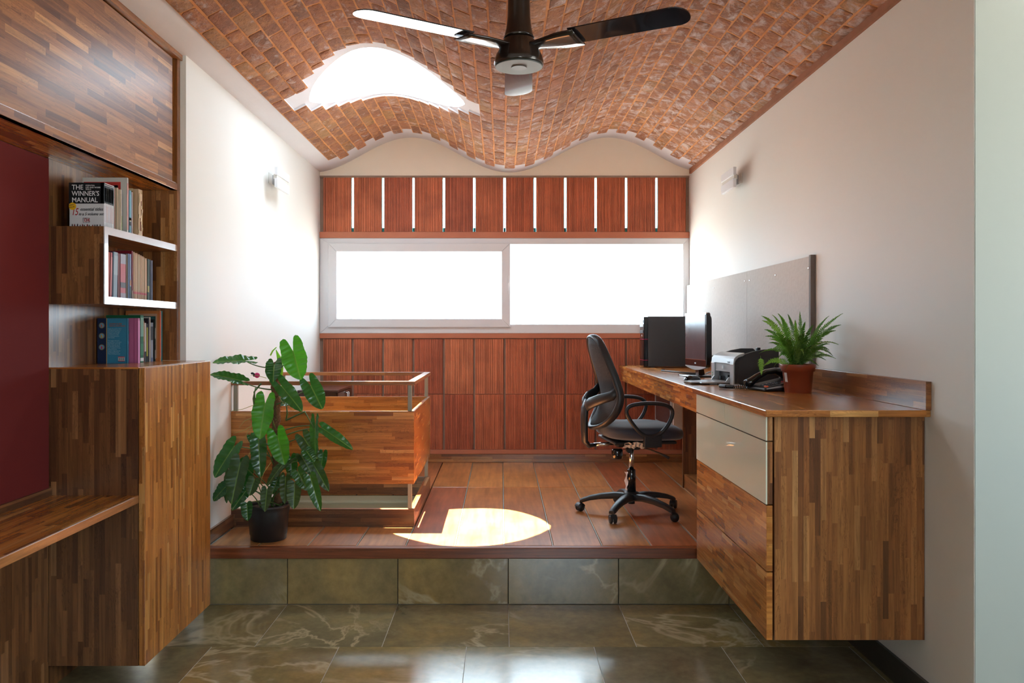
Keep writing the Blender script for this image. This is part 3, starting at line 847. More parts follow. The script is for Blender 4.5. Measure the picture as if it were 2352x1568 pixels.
bt("WINNER'S", .0268, tw, .085, .705, .88, .0002); bt('MANUAL', .0272, tw, .085, .56, .92, .0002)
bt('15', .040, tr_, .075, .27, .66, 0, .25); bt('essential titles', .0185, tk, .32, .37, .86, 0, .3); bt('in a 5 volume set', .0165, tk, .28, .265, .86, 0, .3)
bt('DK', .019, tr_, .44, .125, .9)
b = MB(); z0_, z1_ = .105*bh, .205*bh
for xx in (-.012, .012, 0): b.box(xx-.0005, xx+.0005, fy-.0001, fy+.0004, z0_, z1_)
b.box(-.012, .012, fy-.0001, fy+.0004, z0_-.0007, z0_+.0003); b.box(-.012, .012, fy-.0001, fy+.0004, z1_-.0003, z1_+.0007)
b.build('open_book_emblem', tk, bs, local=True)
b = MB(); b.lathe([(.0145, 0), (.0145, .0006)], (0, 0, 0), 24)
for k in range(len(b.v)): p = b.v[k]; b.v[k] = Vector((-bw_/2+.015+p.x, fy-.0001-p.z, .47*bh+p.y))
b.build('sticker', pc((.72, .42, .01)), bs, local=True)
text('GREAT', .0066, tk, bs, (-bw_/2+.003, fy-.001, .475*bh), (PI/2, -.25, 0), local=True); text('VALUE!', .0066, tk, bs, (-bw_/2+.004, fy-.001, .425*bh), (PI/2, -.25, 0), local=True)
for i in range(12):
    b = MB(); xx = -bw_/2+.014+i*.0098+random.uniform(-.002, .002); hh = random.uniform(.010, .015)
    b.box(xx-.0021, xx+.0021, fy, fy+.0003, .003, hh*.8); b.ell((xx, fy, hh*.8+.0012), .0011, .0004, .0013, 6, 4)
    b.build('printed_figure', pc(random.choice([(.03, .03, .06), (.20, .02, .02), (.10, .08, .06), (.04, .02, .05)])), bs, local=True)
for i in range(5):
    ya = by0+.005+i*.0158
    book(bx-.001, ya, ya+.0150, ZS1+.0022, bh-.008, bw_-.008, WHT, '%s black-topped white volume counting from the cover side of the boxed set' % ('first', 'second', 'third', 'fourth', 'fifth')[i], 'volumes in the boxed set', spine=[(.56, .98, (.03, .032, .036)), (.60, .93, (.22, .22, .24)), (.12, .5, random.choice([(.52, .50, .55), (.56, .48, .50), (.46, .50, .58)]))], name='volume')
g1 = 'books on the top shelf'
book(-1.572, 3.356, 3.366, ZS1, .172, .12, (.30, .09, .06), 'thin red-brown booklet beside the boxed set', g1)
book(-1.566, 3.368, 3.382, ZS1, .175, .12, (.56, .45, .32), 'cream stapled booklet, second thin one after the boxed set', g1)
book(-1.558, 3.384, 3.392, ZS1, .170, .12, (.60, .50, .38), 'cream curled pamphlet between the booklet and the landscape cover', g1, spine=[(.2, .9, (.50, .40, .28))])
book(-1.565, 3.396, 3.412, ZS1, .172, .13, (.42, .40, .44), 'pale magazine with green landscape cover on the top shelf', g1, spine=[(.02, .38, (.20, .30, .10)), (.4, .8, (.35, .33, .36))])
book(-1.556, 3.436, 3.450, ZS1, .228, .185, (.56, .54, .50), 'tall white magazine with a red bordered blue cover on the top shelf', g1,
     cover=[(.03, .86, 0, .92, (.52, .045, .035)), (.03, .80, 0, .86, (.33, .42, .48)), (.86, .92, .1, .7, (.48, .46, .42))], spine=[(.05, .9, (.62, .30, .27))])
book(-1.556, 3.458, 3.476, ZS1, .180, .125, (.13, .33, .42), 'sky blue paperback standing beside the tall white magazine', g1, spine=[(.3, .9, (.16, .38, .48)), (.28, .36, (.55, .45, .3)), (.18, .27, (.02, .02, .03))])
book(-1.556, 3.478, 3.490, ZS1, .176, .125, (.42, .34, .38), 'thin mauve booklet right after the blue paperback', g1)
book(-1.566, 3.512, 3.520, ZS1, .196, .150, (.36, .22, .10), 'brown card folder standing behind the torn book', g1, cover=[(0, 1, .95, 1, (.55, .42, .25))])
tb = book(-1.552, 3.535, 3.575, ZS1, .198, .14, (.52, .36, .22), 'old book with torn peeling spine on the top shelf', g1, pages=True)
b = MB()
for i in range(14):
    y = random.uniform(-.018, .016); z = .008+i*.0132; w = random.uniform(.003, .008)
    b.hexa([(.070, y-w, z), (.070+random.uniform(.001, .005), y-w, z), (.071, y+w, z), (.068, y+w, z), (.070, y-w*.6, z+.015), (.073, y-w*.5, z+.016), (.072, y+w, z+.014), (.068, y+w, z+.013)])
b.build('torn_paper', pc((.66, .48, .30)), tb, local=True)
b = MB(); b.box(.0695, .0708, -.006, .004, .02, .075); b.box(.0695, .0708, .006, .012, .09, .15); b.build('bare_spine', pc((.20, .07, .03)), tb, local=True)
book(-1.556, 3.578, 3.586, ZS1, .150, .13, (.62, .44, .02), 'thin yellow booklet pressed against the torn book', g1, spine=[(.05, .2, (.5, .05, .03))])
# --- middle shelf
g2 = 'books on the middle shelf'; zm = ZS0+.03; xm_ = -1.575
def ym(px): return yu(210+px/9.8, xm_)
mid = [(335, 352, .18, (.60, .52, .58), 'white and red leaning paperback, first on the middle shelf', .06, [(0, .12, (.02, .03, .05)), (.15, .55, (.5, .10, .15))], .19),
       (358, 400, .182, (.46, .07, .035), 'orange-red leaning paperback, second on the middle shelf', .05, None, .12),
       (415, 455, .182, (.48, .10, .11), 'red spine with a dark pattern down the middle shelf', .04, [(.05, .9, (.52, .18, .18))], .12),
       (466, 486, .186, (.02, .02, .05), 'thin navy black book behind the grey-blue spine', .03, None, .12),
       (490, 583, .187, (.26, .32, .38), 'grey-blue paperback with white title leaning on the middle shelf', .03, [(.5, .92, (.34, .40, .45))], .12),
       (592, 640, .184, (.16, .015, .012), 'dark red book between grey-blue and pink spines', .012, None, .12),
       (652, 775, .184, (.46, .13, .15), 'thick pink spine with grey label on the middle shelf', 0, [(.78, 1, (.33, .32, .38)), (.24, .36, (.11, .10, .11)), (.0, .12, (.34, .28, .32))], .12),
       (785, 815, .188, (.16, .09, .035), 'brown and gold spine on the middle shelf', 0, None, .12),
       (820, 862, .191, (.045, .075, .16), 'navy blue spine on the middle shelf', 0, None, .12),
       (866, 895, .191, (.30, .36, .55), 'light blue spine right beside the navy one', 0, [(.0, .28, (.08, .10, .09)), (.30, .42, (.5, .22, .12))], .12),
       (905, 935, .206, (.20, .008, .018), 'tall maroon book at the start of the tan series', 0, [(0, .18, (.25, .12, .07))], .17)]
for (a, c, h, col, lab, lean, sp, dp) in mid: book(xm_, ym(a), ym(c), zm, h, dp, col, lab, g2, lean=-lean, spine=sp)
tans = ['first', 'second', 'third', 'fourth', 'fifth', 'sixth', 'last']
edges = [940, 976, 1040, 1096, 1136, 1178, 1200, 1250]
for i in range(7):
    book(xm_, ym(edges[i]+1), ym(edges[i+1]-2), zm, .203-.0028*i, .13, (.36+.03*(i % 2), .19, .085), '%s tan paperback of the matching series with red band' % tans[i].capitalize(), 'matching tan paperbacks', spine=[(.12, .165, (.42, .06, .06)), (.2, .96, (.42-.03*(i % 3), .23, .11))])
book(xm_, ym(1262), ym(1300), zm, .185, .13, (.02, .035, .012), 'dark green paperback with a bright emblem after the tan series', g2, spine=[(.2, .35, (.28, .22, .03))])
book(xm_, ym(1303), ym(1330), zm, .185, .13, (.014, .012, .012), 'thin black paperback after the dark green one', g2)
book(xm_, ym(1335), ym(1382), zm, .182, .13, (.030, .018, .05), 'dark purple paperback, last on the middle shelf', g2)
# --- bottom shelf
g3 = 'books on the cabinet top'; zb_ = ZTc+.002; xb_ = -1.625
def yb2(px, X=xb_): return yu(210+px/9.22, X)
bk = book(-1.628, 3.598, 3.612, zb_, .197, .130, (.035, .19, .30), 'blue picture book with back cover text facing the room, on the cabinet', g3, cover=[(0, .30, 0, 1, (.010, .018, .05)), (.30, .325, 0, 1, (.42, .28, .12))])
for i, zz in enumerate((.84, .61, .36)):
    b = MB(); b.lathe([(.0125, 0), (.0125, .0006)], (0, 0, 0), 20); q = MB()
    for k in range(len(b.v)): p = b.v[k]; b.v[k] = Vector((-.130/2+.020+p.x, -.0088-p.z, zz*.197+p.y))
    b.build('round_picture', pc((.24, .15, .06)), bk, local=True)
    b = MB(); b.lathe([(.0095, 0), (.0095, .0006)], (0, 0, 0), 18)
    for k in range(len(b.v)): p = b.v[k]; b.v[k] = Vector((-.130/2+.020+p.x, -.0094-p.z, zz*.197+p.y))
    b.build('round_picture', pc((.10, .28, .42)), bk, local=True)
    b = MB(); b.ell((-.045, -.0102, zz*.197-.002), .004, .0004, .006, 8, 5); b.ell((-.047, -.0102, zz*.197+.004), .002, .0004, .002, 8, 5)
    b.build('printed_figure', pc(((.45, .12, .06), (.5, .3, .05), (.45, .04, .05))[i]), bk, local=True)
blue_ink = pc((.30, .46, .56)); org = pc((.40, .13, .06))
for s, zz, col in (('JOURNEY IN TIME', .86, org), ('WITH A STORYTELLER', .815, org)): text(s, .0085, col, bk, (-.012, -.0082, zz*.197), FACE_CAM, local=True, sx=.8)
body = ['Imagine my surprise when I', 'was offered the chance to', 'travel back in time again.', 'Professor said she had', 'entrusted me to help', 'on a secret journey to', 'new machine.', '', 'This voyage took us to', 'ancient Rome, to the great', 'Maya Empire, and to the', 'Palace during the age of', 'the Sun King. Along the', 'way I competed in a race', 'and was forced to', 'organise a huge party for', 'the king and his court.', 'What a thrilling journey!']
for i, s in enumerate(body):
    if s: text(s, .0068, blue_ink, bk, (-.019, -.0082, (.755-i*.0325)*.197), FACE_CAM, local=True, sx=.80, depth=.0001)
b = MB(); b.box(.026, .054, -.0082, -.0074, .010, .030); bc = b.build('barcode_label', pc((.6, .6, .6)), bk, local=True)
b = MB()
for i in range(10): b.box(.029+i*.0024, .029+i*.0024+random.choice([.0007, .0013]), -.0086, -.0080, .014, .025)
b.build('barcode', pc(BLK), bk, local=True)
b = MB(); b.box(.026, .054, -.0086, -.0080, .0265, .030); b.box(.026, .054, -.0086, -.0080, .0098, .0125); b.build('red_stripe', tr_, bk, local=True)
pk = book(-1.600, 3.640, 3.660, zb_, .198, .150, (.46, .12, .24), 'pink hardback with a green globe circle behind the blue book', g3, cover=[(.88, .9, 0, 1, (.34, .07, .17))], spine=[(.0, .95, (.62, .22, .40))])
b = MB(); b.lathe([(.0185, 0), (.0185, .0006)], (0, 0, 0), 24)
for k in range(len(b.v)): p = b.v[k]; b.v[k] = Vector((.018+p.x, -.0106-p.z, .135+p.y*1.25))
b.build('round_picture', pc((.05, .24, .14)), pk, local=True)
book(-1.612, 3.692, 3.726, zb_, .212, .185, (.012, .11, .045), 'green hardback with white spine title on the cabinet', g3, spine=[(.55, .95, (.16, .30, .22)), (.03, .1, (.6, .62, .58)), (.16, .4, (.03, .16, .07))])
gb = [(1098, 1118, .188, (.28, .04, .05), 'thin red and orange booklet next to the green hardback', [(.5, .97, (.5, .2, .04))]),
      (1122, 1160, .178, (.52, .44, .40), 'short cream spine next to the thin red booklet on the cabinet', [(0, .27, (.03, .03, .03)), (.3, .92, (.46, .38, .34))]),
      (1165, 1196, .175, (.018, .018, .014), 'black paperback with yellow lettering on the cabinet', [(.15, .9, (.30, .28, .02))]),
      (1200, 1226, .200, (.02, .012, .018), 'black book behind the yellow-lettered paperback', [(.3, .6, (.06, .01, .03))]),
      (1230, 1252, .205, (.60, .52, .44), 'thin white book edge in the middle of the cabinet row', None),
      (1256, 1308, .180, (.26, .27, .32), 'grey book with handwritten style title on the cabinet', [(.55, .9, (.06, .06, .07)), (.0, .1, (.12, .14, .22))]),
      (1312, 1340, .195, (.014, .014, .016), 'black spine right of the grey book', None),
      (1344, 1392, .210, (.025, .09, .085), 'teal and white checked spine near the orange cover', [(.5, .74, (.5, .48, .46)), (.25, .36, (.04, .04, .03)), (.05, .25, (.42, .36, .36))])]
for (a, c, h, col, lab, sp) in gb: book(-1.618, yu(210+a/9.22, -1.618), yu(210+c/9.22, -1.618), zb_, h, .12, col, lab, g3, spine=sp)
book(-1.598, 3.868, 3.884, zb_, .236, .160, (.50, .16, .045), 'tall orange book with a pale framed cover on the cabinet', g3, cover=[(.08, .92, .06, .94, (.46, .26, .16)), (.12, .88, .1, .88, (.50, .17, .05))], spine=[(.1, .98, (.50, .10, .05))])
book(-1.605, 3.893, 3.915, zb_, .236, .155, (.015, .24, .30), 'tall teal book, last in the row on the cabinet', g3)

# ------------------------------------------------------------------ stairwell balustrade
BY0, BY1, BXR = 4.653, 5.70, -.492
br = thing('stair_railing', (-1.0, (BY0+BY1)/2, ZP), 'teak box balustrade with handrail around the stair opening', 'railing')
tk_ = .022
def rail(name, z0, z1, mf, ms, w=.022, xo=0.0, bev=.0015):
    B1(name, mf, (XL, BXR+xo, BY0, BY0+w, z0, z1), br, 'x', bevel=bev)
    B1(name, mf, (XL, BXR+xo, BY1-w, BY1, z0, z1), br, 'x', bevel=bev)
    B1(name, ms, (BXR-w+xo, BXR+xo, BY0+w, BY1-w, z0, z1), br, 'y', bevel=bev)
rail('curb', ZP-.02, .394, M['teak_dark'], M['teak'], .030)
rail('panel', .535, .944, M['teak_orange'], M['teak_block'], .022)
rail('handrail', 1.090, 1.112, M['teak_solid'], M['teak_solid'], .042, .003)
px_ = [(BXR-.036, BY0+.004), (BXR-.036, BY1-.026), (XL+.012, BY0+.004), (XL+.012, BY1-.026)]
for (x, y) in px_:
    B1('post', M['steel'], (x, x+.022, y, y+.022, .944, 1.090), br, bevel=.001)
    B1('post', M['steel'], (x, x+.022, y, y+.022, .394, .535), br, bevel=.001)
# cabinet beyond the stairs
dc = thing('low_cabinet', (-1.37, 6.42, ZP), 'dark walnut low cabinet with chrome handles beyond the stair railing', 'cabinet')
B1('body', M['darkwood'], (XL, -1.235, 6.18, 6.75, ZP, .935), dc, 'z')
B1('top', M['darkwood'], (XL, -1.222, 6.165, 6.76, .935, .952), dc, 'x')
for y0_, y1_ in ((6.185, 6.462), (6.468, 6.745)): B1('door', M['darkwood'], (-1.235, -1.222, y0_, y1_, ZP+.03, .930), dc, 'z')
for y in (6.44, 6.50):
    b = MB(); b.tube([(-1.222, y, .915), (-1.200, y, .915), (-1.200, y, .80), (-1.222, y, .80)], .005, 6); b.build('handle', M['chrome'], dc)

# ------------------------------------------------------------------ desk
ZD, YD0 = 1.107, 3.026
XD = lambda y: .966+(y-3.0)*.0035
dk = thing('desktop', (1.27, 5.0, ZD-.025), 'long teak desktop with splashback along the right wall', 'desk')
b = MB()
b.hexa([(XD(YD0), YD0, ZD-.025), (XR-.001, YD0, ZD-.025), (XR-.001, YB-.02, ZD-.025), (XD(YB), YB-.02, ZD-.025), (XD(YD0), YD0, ZD), (XR-.001, YD0, ZD), (XR-.001, YB-.02, ZD), (XD(YB), YB-.02, ZD)], 'y')
b.build('top', M['teak_gloss'], dk, bevel=.003)
B1('splashback', M['teak'], (XR-.022, XR-.001, YD0-.004, YB-.02, ZD, 1.212), dk, 'y')
b = MB(); b.hexa([(.982, 4.17, .984), (1.002, 4.17, .984), (1.015, YB-.05, .984), (.993, YB-.05, .984), (.982, 4.17, 1.081), (1.002, 4.17, 1.081), (1.015, YB-.05, 1.081), (.993, YB-.05, 1.081)], 'y')
b.build('apron', M['teak_block'], dk, bevel=.001)
B1('support_panel', M['teak_dark'], (1.272, XR-.002, 5.80, 5.825, ZP, 1.081), dk, 'z')
B1('plinth', M['teak'], (1.280, XR-.002, 4.25, 5.80, ZP, .392), dk, 'y')
# drawer cabinet hung under the desk
YQ0, YQ1, ZQ0 = 3.07, 4.164, .250
dr = thing('drawer_cabinet', (1.28, 3.6, ZQ0), 'hanging teak drawer cabinet under the near end of the desk with cream glass fronts', 'cabinet')
b = MB(); b.box(1.012, XR-.002, YQ0, YQ1, ZQ0, 1.081, grain='z'); b.build('body', M['teak'], dr, bevel=.001)
zl = [(.9895, 1.078), (.7535, .985), (.5055, .749), (.250, .501)]
ysp = 3.64
def drawer(y0, y1, z0, z1, glass, lab=None):
    if glass:
        o = B1('drawer', M['teak'], (.986, 1.006, y0, y1, z0, z1), dr, 'z'); b = MB(); b.box(.981, .986, y0, y1, z0, z1); b.build('glass_front', M['glassy'], o)
    else: o = B1('drawer', M['teak_block'], (.983, 1.006, y0, y1, z0, z1), dr, 'y')
    return o
drawer(YQ0, ysp-.0015, *zl[0], True); drawer(ysp+.0015, YQ1, *zl[0], True); drawer(YQ0, YQ1, *zl[1], True)
drawer(YQ0, YQ1, *zl[2], False); drawer(YQ0, YQ1, *zl[3], False)
# white wall box under the desk
wbx = thing('utility_box', (1.42, 6.5, .60), 'cream metal box with a glazed dark front under the far end of the desk', 'box')
b = MB(); b.prism([(1.272, .60), (XR-.002, .60), (XR-.002, 1.01), (1.32, 1.01), (1.272, .965)], 6.12, 6.86, 'y'); b.build('case', M['white_pl'], wbx, bevel=.004)
b = MB(); b.box(1.266, 1.272, 6.15, 6.83, .635, .93); fr = b.build('front_frame', M['silver2'], wbx, bevel=.002)
b = MB(); b.box(1.262, 1.268, 6.22, 6.77, .675, .895); b.build('glass_front', M['screen'], wbx)

# ------------------------------------------------------------------ pinboard
pb = thing('pinboard', (XR-.012, 5.5, 1.215), 'long grey linen pinboard on the right wall above the desk', 'pinboard')
for y0_, y1_ in ((4.165, 5.217), (5.219, YB-.002)):
    B1('cloth_panel', M['board_cloth'], (XR-.024, XR-.002, y0_, y1_, 1.214, 1.772), pb, bevel=.002)
B1('edge', M['board_edge'], (XR-.025, XR-.001, 4.140, 4.165, 1.214, 1.778), pb)
for (u, v) in ((1639.5, 661), (1711, 645), (1722, 643.5), (1781.5, 631.5), (1857.5, 615.5)):
    y = (XR-.025)*F/(u-U0); z = ZV(v, y); b = MB()
    b.lathe([(.006, 0), (.006, .002), (.003, .004)], (0, 0, 0), 10)
    for k in range(len(b.v)): p = b.v[k]; b.v[k] = Vector((XR-.024-p.z, y+p.x, z+p.y))
    b.build('screw', M['chrome'], pb)

# ------------------------------------------------------------------ wall lights
def sconce(side, lab):
    xw = XL if side < 0 else XR; s = 1 if side < 0 else -1
    o = thing('wall_light', (xw, 5.44, 2.38), lab, 'wall lamp', 'white wall lamps')
    def bx(name, mat, d0, d1, y0, y1, z0, z1, bev=.002):
        b = MB(); xa, xb = sorted((xw+s*d0, xw+s*d1)); b.box(xa, xb, y0, y1, z0, z1); return b.build(name, mat, o, bevel=bev)
    bx('bracket', M['silver2'], 0, .062, 5.47, 5.53, 2.365, 2.425)
    bx('back_plate', M['white_pl'], 0, .006, 5.40, 5.54, 2.36, 2.43)
    sh = bx('shade', M['frost'], .070, .090, 5.29, 5.585, 2.395, 2.445)
    bx('shade', M['frost'], .070, .090, 5.29, 5.585, 2.315, 2.372)
    bx('shade_band', M['white_pl'], .062, .084, 5.295, 5.58, 2.368, 2.400)
sconce(-1, 'white rectangular wall lamp on the left wall beside the skylight'); sconce(1, 'white rectangular wall lamp on the right wall above the pinboard')

# ------------------------------------------------------------------ ceiling fan
FX, FY, FZ = .060, 2.86, 2.308
fn = thing('ceiling_fan', (FX, FY, FZ), 'dark three-blade ceiling fan hanging from the brick vault', 'fan')
def loc(b, name, mat, **k): return b.build(name, mat, fn, local=True, **k)
b = MB(); b.lathe([(.0845, .004), (.0860, .010), (.0850, .022), (.080, .040), (.069, .060), (.060, .082), (.052, .096), (.050, .100)], seg=40); hb = loc(b, 'motor_housing', M['fan'])
b = MB(); b.lathe([(.081, 0), (.0815, .006)], seg=40); b.lathe([(.028, -.001), (.028, .002)], seg=24); cvr = loc(b, 'light_cover', M['fan_grey'])
b = MB(); b.lathe([(.026, -.0022), (.027, 0)], seg=24); b.build('sensor', plain('brown_sensor', (.02, .008, .006), .3), cvr, local=True)
zt = zc(FX)-.02-FZ
b = MB(); b.lathe([(.054, .099), (.050, .110), (.044, .135), (.040, .17), (.0385, .22), (.040, .28), (.048, .33), (.062, zt)], seg=32); loc(b, 'canopy_stem', M['fan'])
for k, a in enumerate((90, 210, 330)):
    a = math.radians(a+(1 if k else -1)); ca, sa = math.cos(a), math.sin(a)
    def tr(r, w, z): return Vector((r*ca-w*sa, r*sa+w*ca, z))
    R = .60; pitch = -math.tan(math.radians(7.5))
    rows = []
    n = 22
    for i in range(n+1):
        r = .205+(R-.205)*(1-(1-i/n)**2)
        e = max(0, (r-(R-.05))/.05)
        hw = .052+(.008*(i/n)); top_ = hw*(math.sqrt(max(0, 1-e*e)) if e > 0 else 1); 
        w0, w1 = -top_, top_
        rows.append([tr(r, w0+(w1-w0)*t, 0.075+pitch*(w0+(w1-w0)*t)) for t in (0, .15, .35, .5, .65, .85, 1)])
    b = MB(); b.grid(rows, sm=False); loc(b, 'blade', M['fan_gloss'], solid=.004)
    rows = []
    for i in range(9):
        t = i/8; r = .045+.180*t; hw = .030+.024*min(1, t*1.6)
        rows.append([tr(r, hw*q, .066+pitch*hw*q*min(1, t*1.3)-.003*(1-q*q)) for q in (-1, -.5, 0, .5, 1)])
    b = MB(); b.grid(rows); loc(b, 'blade_holder', M['fan'], solid=.006)

# ------------------------------------------------------------------ office chair (built facing +x, turned 8 degrees)
ch = thing('office_chair', (.785, 5.0, ZP), 'black mesh-back swivel chair with loop armrests on five castors at the desk', 'chair', rz=math.radians(8))
def cl(b, name, mat, parent=None, **k): return b.build(name, mat, parent or ch, local=True, **k)
for a in (-128, -56, 16, 88, 160):
    a = math.radians(a); ca, sa = math.cos(a), math.sin(a)
    b = MB(); prof = [(.03, .115, .030, .034), (.10, .118, .026, .030), (.18, .108, .022, .026), (.25, .092, .020, .022), (.295, .075, .018, .020), (.312, .066, .017, .012)]
    rows = []
    for (r, z, hw, th) in prof:
        rows.append([Vector((r*ca-w*sa, r*sa+w*ca, z+dz)) for (w, dz) in ((-hw, -th), (-hw, 0), (-hw*.5, .006), (hw*.5, .006), (hw, 0), (hw, -th), (-hw, -th))])
    b.grid(rows); b.face([len(b.v)-7+k for k in range(6)]); lg = cl(b, 'base_leg', M['black'], bevel=.001, seg=1)
    cx, cy = .302*ca, .302*sa; b = MB()
    yaw = a+.7; cw, sw = math.cos(yaw), math.sin(yaw)
    b.lathe([(.0055, .04), (.0055, .07)], (cx, cy, 0), 8)
    hx, hy = cx+.012*cw, cy+.012*sw
    for sd_ in (-1, 1):
        m = MB(); m.lathe([(.019, 0), (.0245, .003), (.025, .009), (.022, .016)], (0, 0, 0), 18)
        for p in m.v:
            q = Vector((p.x, sd_*(p.z+.004), p.y+.0252)); b.v.append(Vector((hx+q.x*cw-q.y*sw, hy+q.x*sw+q.y*cw, q.z)))
        o_ = len(b.v)-len(m.v)
        for f_ in m.f: b.face([o_+i for i in f_], None, 0, 0, True)
    rows = []
    for i in range(7):
        t = PI*i/6*.9+.2; rows.append([Vector((hx+math.cos(t)*.027*cw-w*sw, hy+math.cos(t)*.027*sw+w*cw, .026+math.sin(t)*.027)) for w in (-.019, -.010, .010, .019)])
    b.grid(rows); b.build('castor', M['black'], lg, local=True, solid=.0)
b = MB(); b.lathe([(.045, .085), (.050, .095), (.048, .122), (.040, .130), (.030, .134)], seg=24); b.lathe([(.020, .058), (.021, .085)], seg=16); cl(b, 'base_hub', M['black'])
b = MB(); b.lathe([(.027, .13), (.025, .22), (.025, .262), (.022, .266)], seg=20); gc = cl(b, 'column_sleeve', M['black_gloss'])
b = MB(); b.lathe([(.0145, .25), (.0145, .42)], seg=20); cl(b, 'gas_column', M['chrome'])
b = MB(); rows = []
for i in range(7):
    rows.append([Vector((-.028-.006*math.sin(i*1.7+k)*1.0-.004*(k % 2), -.014+.012*k+.004*math.sin(i*2.3), .140+i*.018+.003*math.sin(k*2))) for k in range(4)])
b.grid(rows, sm=False); cl(b, 'plastic_wrap', plain('white_film', (.62, .62, .66), .3), solid=.001)
b = MB(); b.box(-.10, .10, -.055, .055, .405, .440); b.box(-.03, .045, -.035, .035, .385, .41); cl(b, 'tilt_mechanism', M['black'], bevel=.008)
b = MB(); b.lathe([(.030, 0), (.033, .004), (.034, .05), (.028, .060)], (-.095, -.02, .335), 20); cl(b, 'tension_knob', M['black_gloss'])
b = MB(); b.tube([(.03, -.05, .405), (.08, -.12, .398), (.13, -.18, .378), (.165, -.205, .360)], [.004, .004, .007, .009], 8, flat=.6); cl(b, 'lever', M['black'])
b = MB(); b.tube([(-.04, -.06, .39), (-.04, -.09, .39)], .014, 12); cl(b, 'lock_knob', M['black'])
b = MB(); b.ell((.045, 0, .503), .245, .245, .052, 32, 14, p=.62)
for k in range(len(b.v)):
    p = b.v[k]; f_ = (p.x-.045)/.245
    p.z += -.030*max(0, f_-.35)**1.5 - .010*math.exp(-((p.x-.0)**2+p.y**2)/.02)*(1 if p.z > .5 else 0) + .006*max(0, -f_)
cl(b, 'seat', M['fabric'])
b = MB(); b.box(-.16, .22, -.19, .19, .438, .455); pn = cl(b, 'seat_pan', M['black'], bevel=.01)
b = MB(); rr = random.Random(3); rows = []
for i in range(14):
    rows.append([Vector((-.10+i*.0125+rr.uniform(-.004, .004), -.20+.012*k+rr.uniform(-.006, .006), .452-.012*k+rr.uniform(-.008, .008))) for k in range(4)])
b.grid(rows, sm=False); cl(b, 'plastic_wrap', M['foil'], solid=.0006)
# loop armrests
loop = [(437, 640), (441, 612), (462, 592), (500, 580), (600, 570), (700, 575), (762, 590), (797, 618), (803, 650), (785, 705), (745, 765), (705, 800), (655, 822), (610, 825), (570, 812), (530, 780), (490, 730), (455, 682)]
for s in (-1, 1):
    pts = []
    for (px, py) in loop:
        u, v = 1300+px/3.266, 750+py/3.266; pts.append(Vector(((XU(u, 4.78)-.815)*.99-.0, s*.245, ZV(v, 4.78)-ZP)))
    b = MB(); b.tube(pts, .0125, 10, closed=True, up=(0, 1, 0)); cl(b, 'armrest', M['black'], subd=1)
    b = MB(); y0_, y1_ = sorted((s*.256, s*.225)); b.box(-.0, .105, y0_, y1_, .430, .505); 
    y0_, y1_ = sorted((s*.240, s*.12)); b.box(.01, .09, y0_, y1_, .425, .445); cl(b, 'arm_bracket', M['black'], bevel=.006)
# backrest
def lerp(tab, z):
    for i in range(len(tab)-1):
        z0, a0 = tab[i]; z1, a1 = tab[i+1]
        if (z0-z)*(z1-z) <= 0: return a0+(a1-a0)*(z-z0)/(z1-z0)
    return tab[0][1] if abs(z-tab[0][0]) < abs(z-tab[-1][0]) else tab[-1][1]
xe = [(1.06, -.235), (1.0, -.215), (.9, -.180), (.8, -.145), (.71, -.125), (.63, -.145), (.56, -.195), (.53, -.225)]
we = [(1.06, .085), (1.03, .120), (.98, .150), (.9, .175), (.8, .20), (.71, .215), (.63, .205), (.56, .155), (.53, .09)]
zs = [1.055, 1.03, .99, .94, .88, .82, .76, .71, .66, .61, .57, .54]
side = lambda s: [Vector((lerp(xe, z), s*lerp(we, z), z)) for z in zs]
lp = side(1)+[Vector((-.245, .03, .522)), Vector((-.245, -.03, .522))]+list(reversed(side(-1)))+[Vector((-.240, -.03, 1.068)), Vector((-.240, .03, 1.068))]
rad = [.025]*len(lp)
b = MB(); b.tube(lp, rad, 10, closed=True, flat=.62, up=(1, 0, 0)); cl(b, 'back_frame', M['black'], subd=1)
rows = []
for z in [1.06-.53*i/14 for i in range(15)]:
    w = lerp(we, z); x_ = lerp(xe, z); rows.append([Vector((x_-.045*(1-q*q)*min(1, w/.15), w*q, z)) for q in (-1, -.75, -.5, -.25, 0, .25, .5, .75, 1)])
b = MB(); b.grid(rows); cl(b, 'back_mesh', M['mesh_back'], solid=.004)
b = MB(); b.tube([(-.225, 0, .418), (-.262, 0, .412), (-.288, 0, .44), (-.292, 0, .50), (-.293, 0, .58), (-.288, 0, .64), (-.272, 0, .69)], [.022, .030, .036, .040, .043, .043, .030], 12, flat=.5, up=(0, 1, 0))
cl(b, 'back_spine', M['black'])
for s in (-1, 1):
    b = MB(); b.tube([(-.285, 0, .64), (-.275, s*.07, .672), (-.235, s*.14, .70), (-.175, s*.19, .725), (-.145, s*.205, .76)], [.034, .034, .031, .028, .022], 10, flat=.5, up=(0, 0, 1)); cl(b, 'lumbar_arm', M['black'])
    
b = MB(); b.tube([(-.235, 0, .418), (-.08, 0, .425)], .011, 10); cl(b, 'back_bar', M['chrome'])

